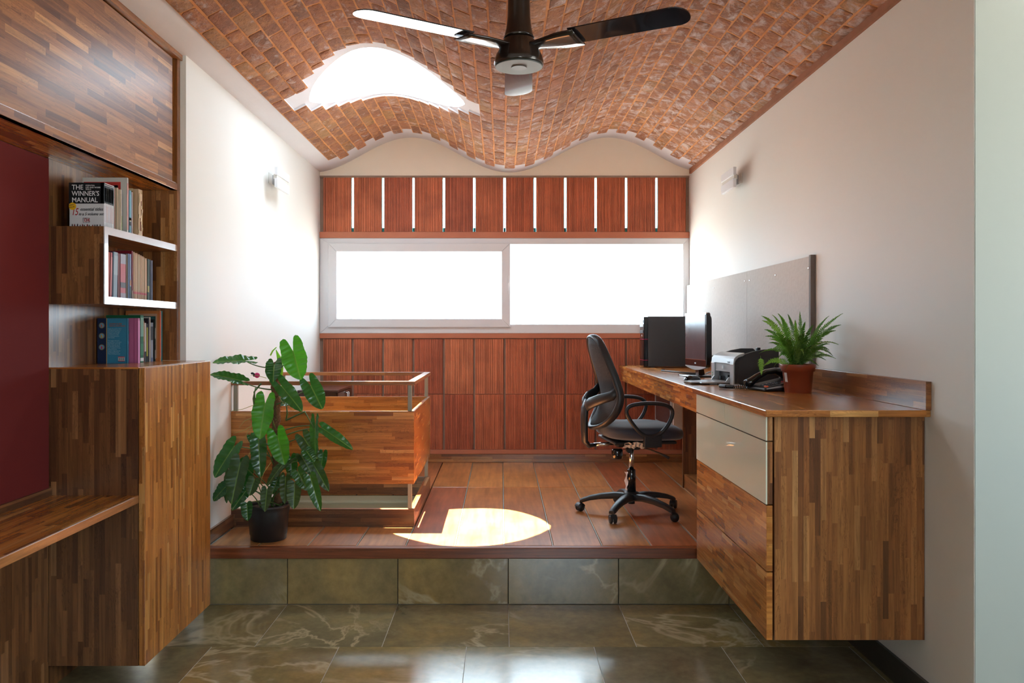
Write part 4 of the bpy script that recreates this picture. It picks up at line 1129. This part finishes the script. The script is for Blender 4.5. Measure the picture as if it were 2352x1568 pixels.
# ------------------------------------------------------------------ things on the desk
# computer tower
pt = thing('computer_tower', (1.33, 6.56, ZD), 'black desktop computer tower at the far end of the desk', 'computer')
ty0, ty1, tz1 = 6.47, 6.65, 1.508
B1('case', M['dark_grey'], (1.145, 1.545, ty0, ty1, ZD+.008, tz1), pt, bevel=.003)
b = MB(); b.box(1.112, 1.145, ty0+.003, ty1-.003, ZD+.006, tz1-.003); fp = b.build('front_panel', M['black_gloss'], pt, bevel=.006)
for i, z in enumerate((1.475, 1.445, 1.395)): 
    b = MB(); b.box(1.1085, 1.114, ty0+.015, ty1-.015, z-.018, z+.004); b.build('drive_bay', M['silver2'] if i < 2 else M['dark_grey'], fp)
for z in (1.329, 1.165): 
    b = MB(); b.box(1.110, 1.146, ty0-.0005, ty1, z-.0015, z+.0015); b.build('red_trim', pc((.5, .02, .08)), fp)
b = MB(); b.lathe([(.011, 0), (.012, .003)], (0, 0, 0), 14)
for k in range(len(b.v)): p = b.v[k]; b.v[k] = Vector((1.112-p.z, 6.56+p.x, 1.35+p.y))
b.build('power_button', M['chrome'], fp)
for x in (1.17, 1.50):
    b = MB(); b.box(x, x+.03, ty0+.01, ty1-.01, ZD, ZD+.009); b.build('foot', M['black'], pt)
# monitor: a panel nearly along y, facing the chair
mo = thing('monitor', (1.245, 5.25, ZD), 'black flat computer monitor seen side-on between tower and printer', 'monitor', rz=math.radians(7.5))
def ml(b, name, mat, parent=None, **k): return b.build(name, mat, parent or mo, local=True, **k)
hw = .185
b = MB()
def rrect(y0, y1, z0, z1, r, n=5):
    o = []
    for (cy, cz, a0) in ((y1-r, z1-r, 0), (y0+r, z1-r, 90), (y0+r, z0+r, 180), (y1-r, z0+r, 270)):
        for i in range(n+1):
            a = math.radians(a0+90*i/n); o.append((cy+r*math.cos(a), cz+r*math.sin(a)))
    return o
b.prism(rrect(-hw, hw, .062, .402, .018), -.016, .012, 'x'); hs = ml(b, 'housing', M['black_gloss'], bevel=.004)
b = MB(); b.prism(rrect(-hw+.03, hw-.03, .09, .385, .03), .012, .034, 'x'); ml(b, 'back_cover', M['black'], bevel=.008)
b = MB(); b.box(-.0185, -.015, -hw+.014, hw-.014, .110, .388); ml(b, 'screen', M['screen'], hs)
b = MB(); b.box(-.0195, -.015, -hw+.012, hw-.012, .106, .110); b.box(-.0175, -.010, -hw+.004, hw-.004, .390, .4025); ml(b, 'silver_trim', M['chrome'], hs)
b = MB(); b.prism([(-hw+.01, .066)]+[(-hw+.01+(2*hw-.02)*i/12, .062-.020*math.sin(PI*i/12)) for i in range(13)]+[(hw-.01, .066)], -.018, .004, 'x'); ml(b, 'lower_lip', M['silver'], hs)
b = MB(); b.box(-.0175, -.0155, -.012, .012, .080, .089); ml(b, 'badge', pc((.7, .7, .72)), hs)
b = MB(); b.hexa([(-.005, -.028, .006), (.04, -.028, .006), (.04, .028, .006), (-.005, .028, .006), (-.004, -.030, .10), (.020, -.030, .10), (.020, .030, .10), (-.004, .030, .10)]); ml(b, 'neck', M['black_gloss'], bevel=.004)
b = MB(); b.ell((.0, 0, .004), .105, .13, .010, 28, 6, p=.5); ml(b, 'stand_foot', M['black_gloss'])
# mouse
ms = thing('mouse', (1.075, 4.66, ZD), 'small black computer mouse on the desk in front of the monitor', 'mouse', rz=math.radians(15))
b = MB(); b.ell((0, 0, .006), .052, .032, .033, 24, 12, p=.9)
for p in b.v:
    if p.z < .001: p.z = .001
b.build('shell', M['black_gloss'], ms, local=True); b = MB(); b.box(-.045, -.010, -.0008, .0008, .028, .0335); b.build('button_split', M['black'], ms, local=True)
b = MB(); b.tube([(-.012, 0, .036), (-.024, 0, .034)], .004, 8); b.build('wheel', M['dark_grey'], ms, local=True)
# printer
pr = thing('printer', (1.233, 4.39, ZD), 'silver-fronted dark grey laser printer on the desk beside the fern', 'printer', rz=math.radians(8))
def prl(b, name, mat, parent=None, **k): return b.build(name, mat, parent or pr, local=True, **k)
pd, pwid = .255, .30
side_p = [(0, .004), (pd, .004), (pd, .178), (pd-.015, .190), (.17, .190), (.11, .180), (.06, .165), (.022, .150), (.008, .138), (0, .120)]
b = MB(); b.prism(side_p, 0, .016, 'y'); prl(b, 'side_panel', M['dark_grey'], bevel=.004)
b = MB(); b.prism(side_p, pwid-.016, pwid, 'y'); prl(b, 'side_panel', M['dark_grey'], bevel=.004)
in_p = [(.03, .004), (pd, .004), (pd, .15), (.17, .150), (.10, .135), (.03, .135)]
b = MB(); b.prism(in_p, .016, pwid-.016, 'y'); prl(b, 'body', M['dark_grey'])
fz = [(-.004, .004), (-.004, .125), (.0, .140), (.010, .152), (.030, .163), (.055, .172), (.055, .166), (.030, .155), (.03, .004)]
fr_ = MB(); fr_.prism([(-.004, .112), (.0, .140), (.010, .152), (.030, .163), (.060, .173), (.060, .160), (.03, .112)], .0, pwid, 'y'); prl(fr_, 'front_top', M['silver'], bevel=.003)
for y0_, y1_ in ((0, .045), (pwid-.045, pwid)):
    b = MB(); b.box(-.004, .03, y0_, y1_, .002, .114); prl(b, 'front_column', M['silver'], bevel=.003)
b = MB(); b.box(.004, .03, .045, pwid-.045, .068, .114); prl(b, 'front_flap', M['silver2'])
b = MB(); b.box(.026, .031, .045, pwid-.045, .004, .068); prl(b, 'feed_slot', M['black'])
for y_, z_ in ((.10, .05), (.20, .04)): b = MB(); b.box(.008, .020, y_, y_+.015, .02, z_); prl(b, 'feed_guide', M['dark_grey'])
b = MB(); b.box(-.0055, -.003, .13, .145, .083, .100); prl(b, 'badge', pc((.68, .7, .72)))
text('LaserJet', .010, tk, pr, (-.0048, .075, .119), (PI/2, 0, -PI/2), local=True)
for z in (.04, .055): b = MB(); b.lathe([(.004, 0), (.004, .002)], (0, 0, 0), 10); [b.v.__setitem__(k, Vector((-.004-p.z, pwid-.02+p.x, z+p.y))) for k, p in enumerate(list(b.v))]; prl(b, 'button', pc((.3, .6, .3)))
b = MB(); b.box(.065, .17, .03, pwid-.03, .152, .156); prl(b, 'output_tray', M['black'])
b = MB()
for i in range(6): b.box(.070, .115, .06+i*.03, .066+i*.03, .156, .168)
prl(b, 'tray_rib', M['dark_grey'])
b = MB(); b.hexa([(-.16, .05, .008), (0, .05, .008), (0, pwid-.05, .008), (-.16, pwid-.05, .008), (-.16, .05, .014), (0, .05, .018), (0, pwid-.05, .018), (-.16, pwid-.05, .014)])
prl(b, 'paper_tray', M['silver'], bevel=.002)
b = MB(); b.box(-.205, -.15, .08, .20, .010, .015); b.box(-.10, -.06, .08, .09, 0, .009); b.box(-.10, -.06, .20, .21, 0, .009); prl(b, 'tray_extension', M['silver2'], bevel=.001)
for y0_ in (.048, pwid-.053): b = MB(); b.prism([(-.025, .016), (.0, .016), (.0, .042), (-.008, .040)], y0_, y0_+.005, 'y'); prl(b, 'paper_guide', M['silver'])
for x in (.02, pd-.03):
    for y in (.02, pwid-.03): b = MB(); b.box(x, x+.015, y, y+.015, 0, .005); prl(b, 'foot', M['black'])
# cables behind
cb = MB(); cb.tube([(1.36, 5.5, ZD+.006), (1.42, 5.35, ZD+.05), (1.40, 5.15, ZD+.11), (1.37, 4.98, ZD+.13), (1.42, 4.86, ZD+.12), (1.48, 4.78, ZD+.17)], .004, 8)
tag(cb.build('cable', M['black']), 'black looping cable behind the printer', 'cable')
cb = MB(); cb.tube([(1.30, 5.50, ZD+.005), (1.20, 5.75, ZD+.005), (1.14, 5.90, ZD+.005), (1.19, 6.05, ZD+.005)], .0045, 6)
tag(cb.build('cable', M['black']), 'black cable lying on the desk behind the monitor', 'cable')
ad = thing('power_adapter', (1.50, 4.80, ZD+.165), 'small black plug sticking up behind the printer', 'adapter'); ad.location.z = ZD+.15
b = MB(); b.box(-.02, .0, -.012, .018, 0, .042); b.box(-.018, -.004, -.006, .012, -.03, .0); b.build('body', M['black'], ad, local=True, bevel=.003)
# telephone
ph = thing('telephone', (1.30, 4.03, ZD), 'black corded desk telephone between printer and terracotta pot', 'telephone', rz=math.radians(14))
def pl(b, name, mat, parent=None, **k): return b.build(name, mat, parent or ph, local=True, **k)
b = MB(); b.hexa([(-.075, -.09, .004), (.125, -.09, .004), (.125, .09, .004), (-.075, .09, .004), (-.075, -.09, .018), (.125, -.09, .058), (.125, .09, .058), (-.075, .09, .018)]); bs_ = pl(b, 'base', M['black'], bevel=.006)
b = MB(); b.hexa([(-.066, -.0915, .012), (.12, -.0915, .030), (.12, -.088, .030), (-.066, -.088, .012), (-.066, -.0915, .0165), (.12, -.0915, .046), (.12, -.088, .046), (-.066, -.088, .0165)]); pl(b, 'side_strip', M['silver2'], bs_)
top = lambda x: .018+(x+.075)*.2
b = MB()
kz = []
for i in range(4):
    for j in range(3):
        x, y = -.045+i*.021, -.055+j*.020; b = MB(); z = top(x); b.box(x-.006, x+.006, y-.007, y+.007, z-.002, z+.004); k_ = b.build('key', M['dark_grey'], bs_, local=True)
        text('123456789*0#'[i*3+j], .008, tw, bs_, (x+.003, y+.002, z+.0045), (0, 0, -PI/2), 'key_lettering', local=True)
b = MB(); b.box(-.060, -.052, -.083, -.058, top(-.056)-.001, top(-.056)+.006); pl(b, 'orange_key', M['orange'], bs_)
b = MB(); b.box(.045, .055, -.075, -.04, top(.05)-.001, top(.05)+.005); b.box(.065, .073, -.075, -.03, top(.07)-.001, top(.07)+.004); pl(b, 'red_key', pc((.35, .02, .03)), bs_)
b = MB(); b.tube([(-.090, .055, .030), (-.066, .055, .038), (-.03, .055, .062), (.02, .055, .086), (.07, .055, .092), (.10, .055, .086), (.122, .055, .068)], [.018, .021, .017, .0145, .016, .022, .020], 12, flat=1.25, up=(0, 0, 1)); pl(b, 'handset', M['black_gloss'])
cn = []
ax_ = [Vector((1.215, 4.06, ZD+.014)), Vector((1.15, 4.10, ZD+.012)), Vector((1.12, 4.12, ZD+.012)), Vector((1.10, 4.16, ZD+.012))]
nt_ = 26*8
for i in range(nt_+1):
    t = i/nt_*3; k = min(2, int(t)); f_ = t-k; p = ax_[k].lerp(ax_[k+1], f_); d = (ax_[k+1]-ax_[k]).normalized(); s1 = Vector((0, 0, 1)); s2 = d.cross(s1)
    a = i/8*2*PI; cn.append(p+(s1*math.cos(a)+s2*math.sin(a))*.0085)
b = MB(); b.tube(cn, .0024, 5); tag(b.build('coiled_cord', M['black_gloss']), 'black coiled telephone cord on the desk below the printer', 'cord')

# ------------------------------------------------------------------ fern in its pot
PX, PY = 1.392, 3.885
fp_ = thing('potted_fern', (PX, PY, ZD), 'green fern in a terracotta coloured plastic pot near the front of the desk', 'potted plant')
b = MB(); b.lathe([(.058, 0), (.060, .004), (.069, .100), (.0755, .101), (.0785, .130), (.0785, .134), (.0735, .134), (.071, .118)], seg=36, caps=False); b.lathe([(.0, .003), (.059, .003)], seg=36, caps=False)
b.build('pot', M['pot_terra'], fp_, local=True)
b = MB(); b.lathe([(.0, .122), (.072, .120)], seg=24, caps=False); b.build('soil', M['soil'], fp_, local=True)
b = MB(); rows = [[Vector((math.cos(a)*(.0605+.0095*t)*1.01, math.sin(a)*(.0605+.0095*t)*1.01, .03+.065*t)) for a in [math.radians(190+i*4) for i in range(5)]] for t in (0, .5, 1)]
b.grid(rows); b.build('paper_label', pc((.55, .52, .50)), fp_, local=True)
rf = random.Random(11)
def frond(root, tip, sag, width, n=38, mat='frond', tw=0.0):
    root, tip = Vector(root), Vector(tip); mid = (root+tip)/2+Vector((0, 0, sag))
    b = MB(); pts = []
    for i in range(n+1):
        t = i/n; pts.append(root*(1-t)**2+mid*2*t*(1-t)+tip*t*t)
    b.tube(pts[::3]+[pts[-1]], .0009, 4)
    for i in range(3, n):
        t = i/n; d = (pts[i+1]-pts[i-1]).normalized(); side = d.cross(Vector((0, 1, .25)))
        if side.length < .2: side = Vector((1, 0, 0))
        side.normalize(); up = side.cross(d)
        side = (side*math.cos(tw)+up*math.sin(tw)).normalized()
        w = width*(math.sin(PI*min(1, (t+.12)/1.12))**.7)*(1-.55*t)
        step = (pts[n]-pts[0]).length/n
        for s in (-1, 1):
            a = pts[i]; jit = rf.uniform(.75, 1.1)
            e = a+side*s*w*jit+d*w*.45+up*rf.uniform(-.25, .15)*w
            pr_ = d*step*.36
            k = len(b.v); m_ = (a+e)/2
            b.v += [a-pr_, a+pr_, m_+pr_*1.15+up*.001, e, m_-pr_*1.0]
            b.face([k, k+1, k+2, k+4]); b.face([k+4, k+2, k+3])
    return b.build('frond', M[mat], fp_, local=False)
crown = Vector((PX, PY, ZD+.118))
def fpx(px, py, D): return P(1700+px/6.82, 690+py/6.82, D)
named = [((330, 240), 3.80, .05, 'frond_light'), ((345, 315), 3.70, .045, 'frond_light'), ((380, 455), 3.85, .04, 'frond'), ((395, 560), 3.72, .04, 'frond'), ((295, 830), 3.75, .05, 'frond'), ((590, 200), 3.88, .03, 'frond_light'), ((500, 220), 3.98, .03, 'frond_light'),
         ((745, 210), 3.92, .02, 'frond'), ((935, 170), 3.96, .0, 'frond'), ((1395, 240), 3.86, .03, 'frond'), ((1330, 300), 3.98, .03, 'frond'), ((1620, 200), 3.78, .01, 'frond'), ((1600, 380), 3.80, .04, 'frond'), ((1500, 470), 3.72, .04, 'frond'), ((1540, 690), 3.66, .06, 'frond_light'),
         ((1455, 870), 3.70, .075, 'frond'), ((1400, 780), 3.82, .06, 'frond'), ((1345, 935), 3.84, .04, 'frond'), ((640, 260), 3.75, .03, 'frond'), ((860, 300), 3.74, .02, 'frond_light'), ((1020, 330), 3.75, .02, 'frond'), ((560, 520), 3.66, .04, 'frond'), ((700, 640), 3.64, .05, 'frond'),
         ((870, 420), 3.70, .03, 'frond_light'), ((1000, 520), 3.66, .05, 'frond'), ((1150, 380), 3.70, .03, 'frond'), ((1240, 560), 3.68, .05, 'frond'), ((1000, 860), 3.70, .07, 'frond_light'), ((840, 940), 3.74, .05, 'frond'), ((600, 900), 3.78, .05, 'frond'), ((500, 780), 3.68, .05, 'frond'), ((1200, 760), 3.68, .06, 'frond'),
         ((760, 560), 3.95, .03, 'frond'), ((1100, 600), 4.0, .03, 'frond'), ((640, 430), 4.0, .03, 'frond'), ((1300, 650), 3.95, .05, 'frond'), ((950, 620), 3.72, .08, 'frond'), ((1120, 820), 3.72, .06, 'frond')]
for (q, D, sg, mt) in named:
    tip = fpx(q[0], q[1], D); tip.x = min(tip.x, XR-.012)
    ln = (tip-crown).length
    frond(crown+Vector((rf.uniform(-.03, .03), rf.uniform(-.03, .03), 0)), tip, sg+.02+.25*ln*.35, .020*(.75+ln*1.5), mat=mt, tw=rf.uniform(-.7, .7))
for i in range(26):
    a_ = rf.uniform(0, 2*PI); ln = rf.uniform(.11, .20); tip = crown+Vector((math.cos(a_)*ln, math.sin(a_)*ln*.8, rf.uniform(-.01, .15))); tip.x = min(tip.x, XR-.012)
    frond(crown+Vector((rf.uniform(-.03, .03), rf.uniform(-.03, .03), 0)), tip, rf.uniform(.05, .09), rf.uniform(.016, .022), n=28, mat=rf.choice(['frond', 'frond', 'frond_light']), tw=rf.uniform(-.9, .9))
hp = fpx(320, 865, 3.75)
frond(hp, fpx(335, 1170, 3.74), .0, .022, 20, 'frond_light', tw=.2)

# ------------------------------------------------------------------ philodendron on its moss pole
LX, LY = XU(617, 4.385), 4.385
pp = thing('potted_philodendron', (LX, LY, ZP), 'tall philodendron with long glossy leaves climbing a coir pole in a black pot', 'potted plant')
b = MB(); b.lathe([(.086, 0), (.092, .004), (.0945, .03), (.097, .032), (.104, .135), (.109, .155), (.1095, .172), (.1125, .176), (.1125, .186), (.106, .188), (.103, .172)], seg=40, caps=False); b.lathe([(0, .003), (.09, .003)], seg=40, caps=False)
b.build('pot', M['pot_black'], pp, local=True)
b = MB(); b.lathe([(0, .172), (.104, .168)], seg=28, caps=False); b.build('soil', M['soil'], pp, local=True)
D0 = 4.40
pole = [P(637, 1155, D0), P(636, 1080, D0), P(634, 1000, D0), P(635, 930, D0), P(632, 880, D0), P(632, 832, D0)]
b = MB(); rr = random.Random(5)
pts = []
for i in range(60):
    t = i/59*(len(pole)-1); k = min(len(pole)-2, int(t)); p = pole[k].lerp(pole[k+1], t-k); pts.append(p+Vector((rr.uniform(-.003, .003), 0, 0)))
b.tube(pts, [.0215+rr.uniform(-.003, .003) for _ in pts], 10)
for i in range(420):                              # coir fibres
    p = pts[rr.randrange(len(pts))]; a = rr.uniform(0, 2*PI); d = Vector((math.cos(a), math.sin(a), rr.uniform(-.5, .5)))
    q = p+d*.020; e = q+d*rr.uniform(.004, .010)+Vector((0, 0, rr.uniform(-.006, .006))); s_ = Vector((0, 0, .0016)); k = len(b.v)
    b.v += [q-s_, q+s_, e]; b.face([k, k+1, k+2])
b.build('coir_pole', M['moss'], pp)
def leaf(base, tip, w, lobe=.35, mat='leaf', facing=(0, -1, .25), bend=.12, fold=.25, seed=0):
    """heart-arrow leaf: base is the notch where the stalk joins, tip its point, w its half-width, lobe the length of the two back lobes"""
    rr = random.Random(seed); base, tip = Vector(base), Vector(tip); d = tip-base; L = d.length; d.normalize()
    f = Vector(facing); f = (f-d*f.dot(d)).normalized(); s = f.cross(d)
    b = MB(); n = 34; m = 6
    for sgn in (-1, 1):
        rows, uvs = [], []
        for i in range(n+1):
            t = -lobe+(1+lobe)*i/n
            if t < 0:
                q = (t+lobe)/lobe; rq = math.sqrt(max(0, 1-(1-q)**2)); outer = w*(.52+.45*rq); inner = w*(.52-.40*rq-.12*q**3)
                if i == 0: outer = inner = w*.52
            else:
                outer = w*(math.cos(min(1, t)**2.1*PI/2)**.72)*(.97+.05*math.sin(PI*min(1, t*1.6))); inner = 0
                if i == n: outer = 0
            r_, u_ = [], []
            for k in range(m+1):
                y = inner+(outer-inner)*k/m; yy = y/w if w else 0
                z = fold*y+.065*w*math.sin(t*38-yy*3.0)*min(1, yy*1.5)+.12*w*math.sin(t*11+seed+sgn)*yy*yy
                if k == m: z -= .02*w
                zz = z-bend*L*(t*t if t > 0 else t*t*.6)
                r_.append(base+d*(t*L)+s*(sgn*y)+f*zz); u_.append((t, yy))
            if sgn > 0: r_ = r_[::-1]; u_ = u_[::-1]
            rows.append(r_); uvs.append(u_)
        b.grid(rows, uvs=uvs)
    b.tube([base+d*(t*L)+f*(-bend*L*t*t-.0005) for t in (0, .2, .4, .6, .8, .95)], [.0022, .002, .0017, .0013, .0009, .0005], 5)
    return b.build('leaf', M[mat], pp)
leaves = [  # notch, tip, half width px, lobe, depth notch, depth tip, material, facing, bend
 ((673, 806), (690, 871), 27, .50, 4.33, 4.28, 'leaf_bright', (0, -1, .2), .05),
 ((562, 828), (488, 827), 17, .42, 4.36, 4.30, 'leaf', (.1, -.5, .9), .10),
 ((552, 874), (484, 854), 16, .30, 4.30, 4.26, 'leaf', (0, -.6, .8), .12),
 ((630, 838), (626, 872), 18, .45, 4.32, 4.24, 'leaf', (0, -.8, .6), .15),
 ((647, 887), (694, 943), 18, .42, 4.27, 4.22, 'leaf', (.2, -.8, .6), .06),
 ((714, 886), (740, 938), 21, .46, 4.30, 4.26, 'leaf', (0, -.9, .5), .08),
 ((609, 926), (595, 1008), 24, .34, 4.27, 4.22, 'leaf_bright', (-.1, -1, .1), .06),
 ((637, 1002), (653, 1067), 22, .36, 4.28, 4.24, 'leaf_bright', (0, -1, .2), .05),
 ((594, 1012), (597, 1096), 18, .25, 4.30, 4.26, 'leaf', (0, -1, .0), .05),
 ((537, 1026), (489, 1096), 20, .28, 4.30, 4.27, 'leaf', (-.2, -1, .2), .10),
 ((552, 1063), (530, 1158), 22, .22, 4.26, 4.22, 'leaf_dull', (-.1, -1, .1), .04),
 ((565, 1070), (548, 1160), 18, .22, 4.36, 4.32, 'leaf', (.3, -1, .1), .05),
 ((524, 1112), (487, 1149), 15, .15, 4.36, 4.34, 'leaf', (-.2, -.9, .5), .1),
 ((526, 1088), (518, 1156), 10, .2, 4.38, 4.36, 'leaf_dull', (-.4, -.9, .2), .05),
 ((567, 1155), (568, 1196), 13, .12, 4.20, 4.18, 'leaf', (0, -1, .1), .05),
 ((564, 1128), (532, 1170), 14, .15, 4.30, 4.24, 'leaf', (-.1, -1, .3), .1),
 ((585, 1100), (572, 1138), 14, .15, 4.26, 4.24, 'leaf_dull', (0, -1, .3), .05),
 ((613, 1124), (608, 1174), 12, .18, 4.24, 4.18, 'leaf_dull', (.1, -1, .1), .05),
 ((649, 1067), (610, 1113), 11, .2, 4.26, 4.22, 'leaf_dull', (-.2, -.8, .7), .12),
 ((640, 1096), (624, 1134), 12, .2, 4.32, 4.28, 'leaf', (0, -1, .2), .05),
 ((656, 1095), (653, 1156), 12, .2, 4.28, 4.22, 'leaf_dull', (0, -1, .0), .05),
 ((677, 1108), (674, 1169), 16, .12, 4.24, 4.21, 'leaf_dull', (0, -1, .1), .04),
 ((684, 1082), (706, 1126), 15, .2, 4.25, 4.22, 'leaf', (0, -1, .2), .06),
 ((712, 1092), (735, 1174), 14, .1, 4.22, 4.19, 'leaf', (0, -1, .1), .05),
 ((692, 1046), (718, 1090), 13, .2, 4.26, 4.24, 'leaf_dull', (.1, -.8, .6), .08),
 ((716, 1058), (755, 1128), 14, .16, 4.30, 4.27, 'leaf_dull', (.2, -1, .1), .05),
 ((740, 983), (811, 1030), 13, .16, 4.28, 4.25, 'leaf', (.1, -.8, .5), .08),
 ((724, 978), (722, 1047), 13, .44, 4.26, 4.24, 'leaf', (-.5, -.8, .3), .05),
 ((698, 1006), (728, 1052), 18, .32, 4.30, 4.27, 'leaf_dull', (.1, -.9, .5), .06),
 ((704, 1036), (722, 1060), 13, .25, 4.22, 4.20, 'leaf', (0, -.7, .7), .1),
 ((642, 925), (675, 921), 14, .15, 4.46, 4.44, 'leaf', (0, -.7, .7), .1),
 ((668, 1050), (672, 1100), 14, .2, 4.40, 4.38, 'leaf', (0, -1, .2), .05),
 ((742, 1040), (736, 1085), 10, .2, 4.40, 4.38, 'leaf', (.2, -1, .2), .05),
 ((575, 1000), (584, 1022), 8, .2, 4.44, 4.42, 'leaf', (.2, -1, .2), .05)]
def pole_at(v):
    for i in range(len(pole)-1):
        za, zb = pole[i].z, pole[i+1].z
        z = ZV(v, D0)
        if za <= z <= zb: return pole[i].lerp(pole[i+1], (z-za)/(zb-za))
    return pole[0] if ZV(v, D0) < pole[0].z else pole[-1]
for i, (nt2, tp, w, lb, d0, d1, mt, fc, bd) in enumerate(leaves):
    a, c = P(nt2[0], nt2[1], d0), P(tp[0], tp[1], d1); leaf(a, c, w*1.04*d0/F, lb, mt, fc, bd, seed=i)
    vr = min(nt2[1]+rr.uniform(15, 60), 1155) if nt2[1] < 1060 else 1156
    s0 = pole_at(vr)+Vector((rr.uniform(-.02, .02), rr.uniform(-.02, -.01), 0)); 
    if vr >= 1150: s0 = Vector((LX+rr.uniform(-.05, .07), LY+rr.uniform(-.05, .04), ZP+.168))
    mid = (s0+a)/2+Vector((0, rr.uniform(-.01, .02), .035 if nt2[1] > 900 else -.02))
    pts = [s0*(1-t)**2+mid*2*t*(1-t)+a*t*t for t in [k/9 for k in range(10)]]
    b = MB(); b.tube(pts, [.0038-.0016*k/9 for k in range(10)], 6); b.build('leaf_stalk', M['stem'], pp)
# folded young leaf, sheath and aerial roots
b = MB(); b.tube([P(646, 872, 4.37), P(645, 845, 4.37), P(641, 822, 4.37), P(634, 803, 4.37)], [.006, .014, .012, .002], 8, flat=.35, up=(1, 0, 0)); b.build('young_leaf', M['leaf_new'], pp)
b = MB(); b.tube([P(621, 816, 4.36), P(626, 806, 4.36), P(635, 797, 4.36)], [.004, .004, .002], 6); b.build('sheath', M['leaf_new'], pp)
for (a, m_, c, d) in (((583, 930), (556, 940), (527, 944), 4.32), ((582, 958), (562, 966), (549, 982), 4.30), ((583, 975), (560, 988), (536, 996), 4.30), ((585, 966), (574, 985), (560, 1006), 4.26), ((612, 868), (590, 862), (575, 862), 4.33), ((600, 1010), (588, 1035), (578, 1062), 4.3), ((586, 1016), (574, 1040), (560, 1065), 4.3), ((640, 910), (650, 925), (675, 945), 4.28), ((622, 1062), (606, 1085), (598, 1110), 4.24)):
    b = MB(); b.tube([P(*a, d), P(*m_, d-.01), P(*c, d-.02)], [.0018, .0014, .0008], 5); b.build('aerial_root', M['root'], pp)
for (a, m_, c, d) in (((600, 880), (584, 900), (588, 940), 4.33), ((588, 960), (582, 915), (587, 890), 4.31), ((657, 965), (660, 950), (658, 930), 4.30), ((657, 965), (700, 945), (722, 985), 4.27)):
    b = MB(); b.tube([P(*a, d), P(*m_, d-.01), P(*c, d-.02)], [.005, .0045, .0025], 7); b.build('stem', M['stem'], pp)
oc = thing('clip_ornament', P(586, 866, 4.34), 'small pink and black ornament clipped to a leaf stalk on the tall plant', 'ornament')
b = MB(); b.ell((.010, 0, .010), .015, .010, .014, 14, 8); b.build('pink_body', M['pink'], oc, local=True)
b = MB(); b.ell((-.014, -.002, .020), .009, .007, .006, 12, 6); b.ell((-.005, -.003, .012), .006, .006, .010, 10, 6); b.build('black_head', M['black'], oc, local=True)
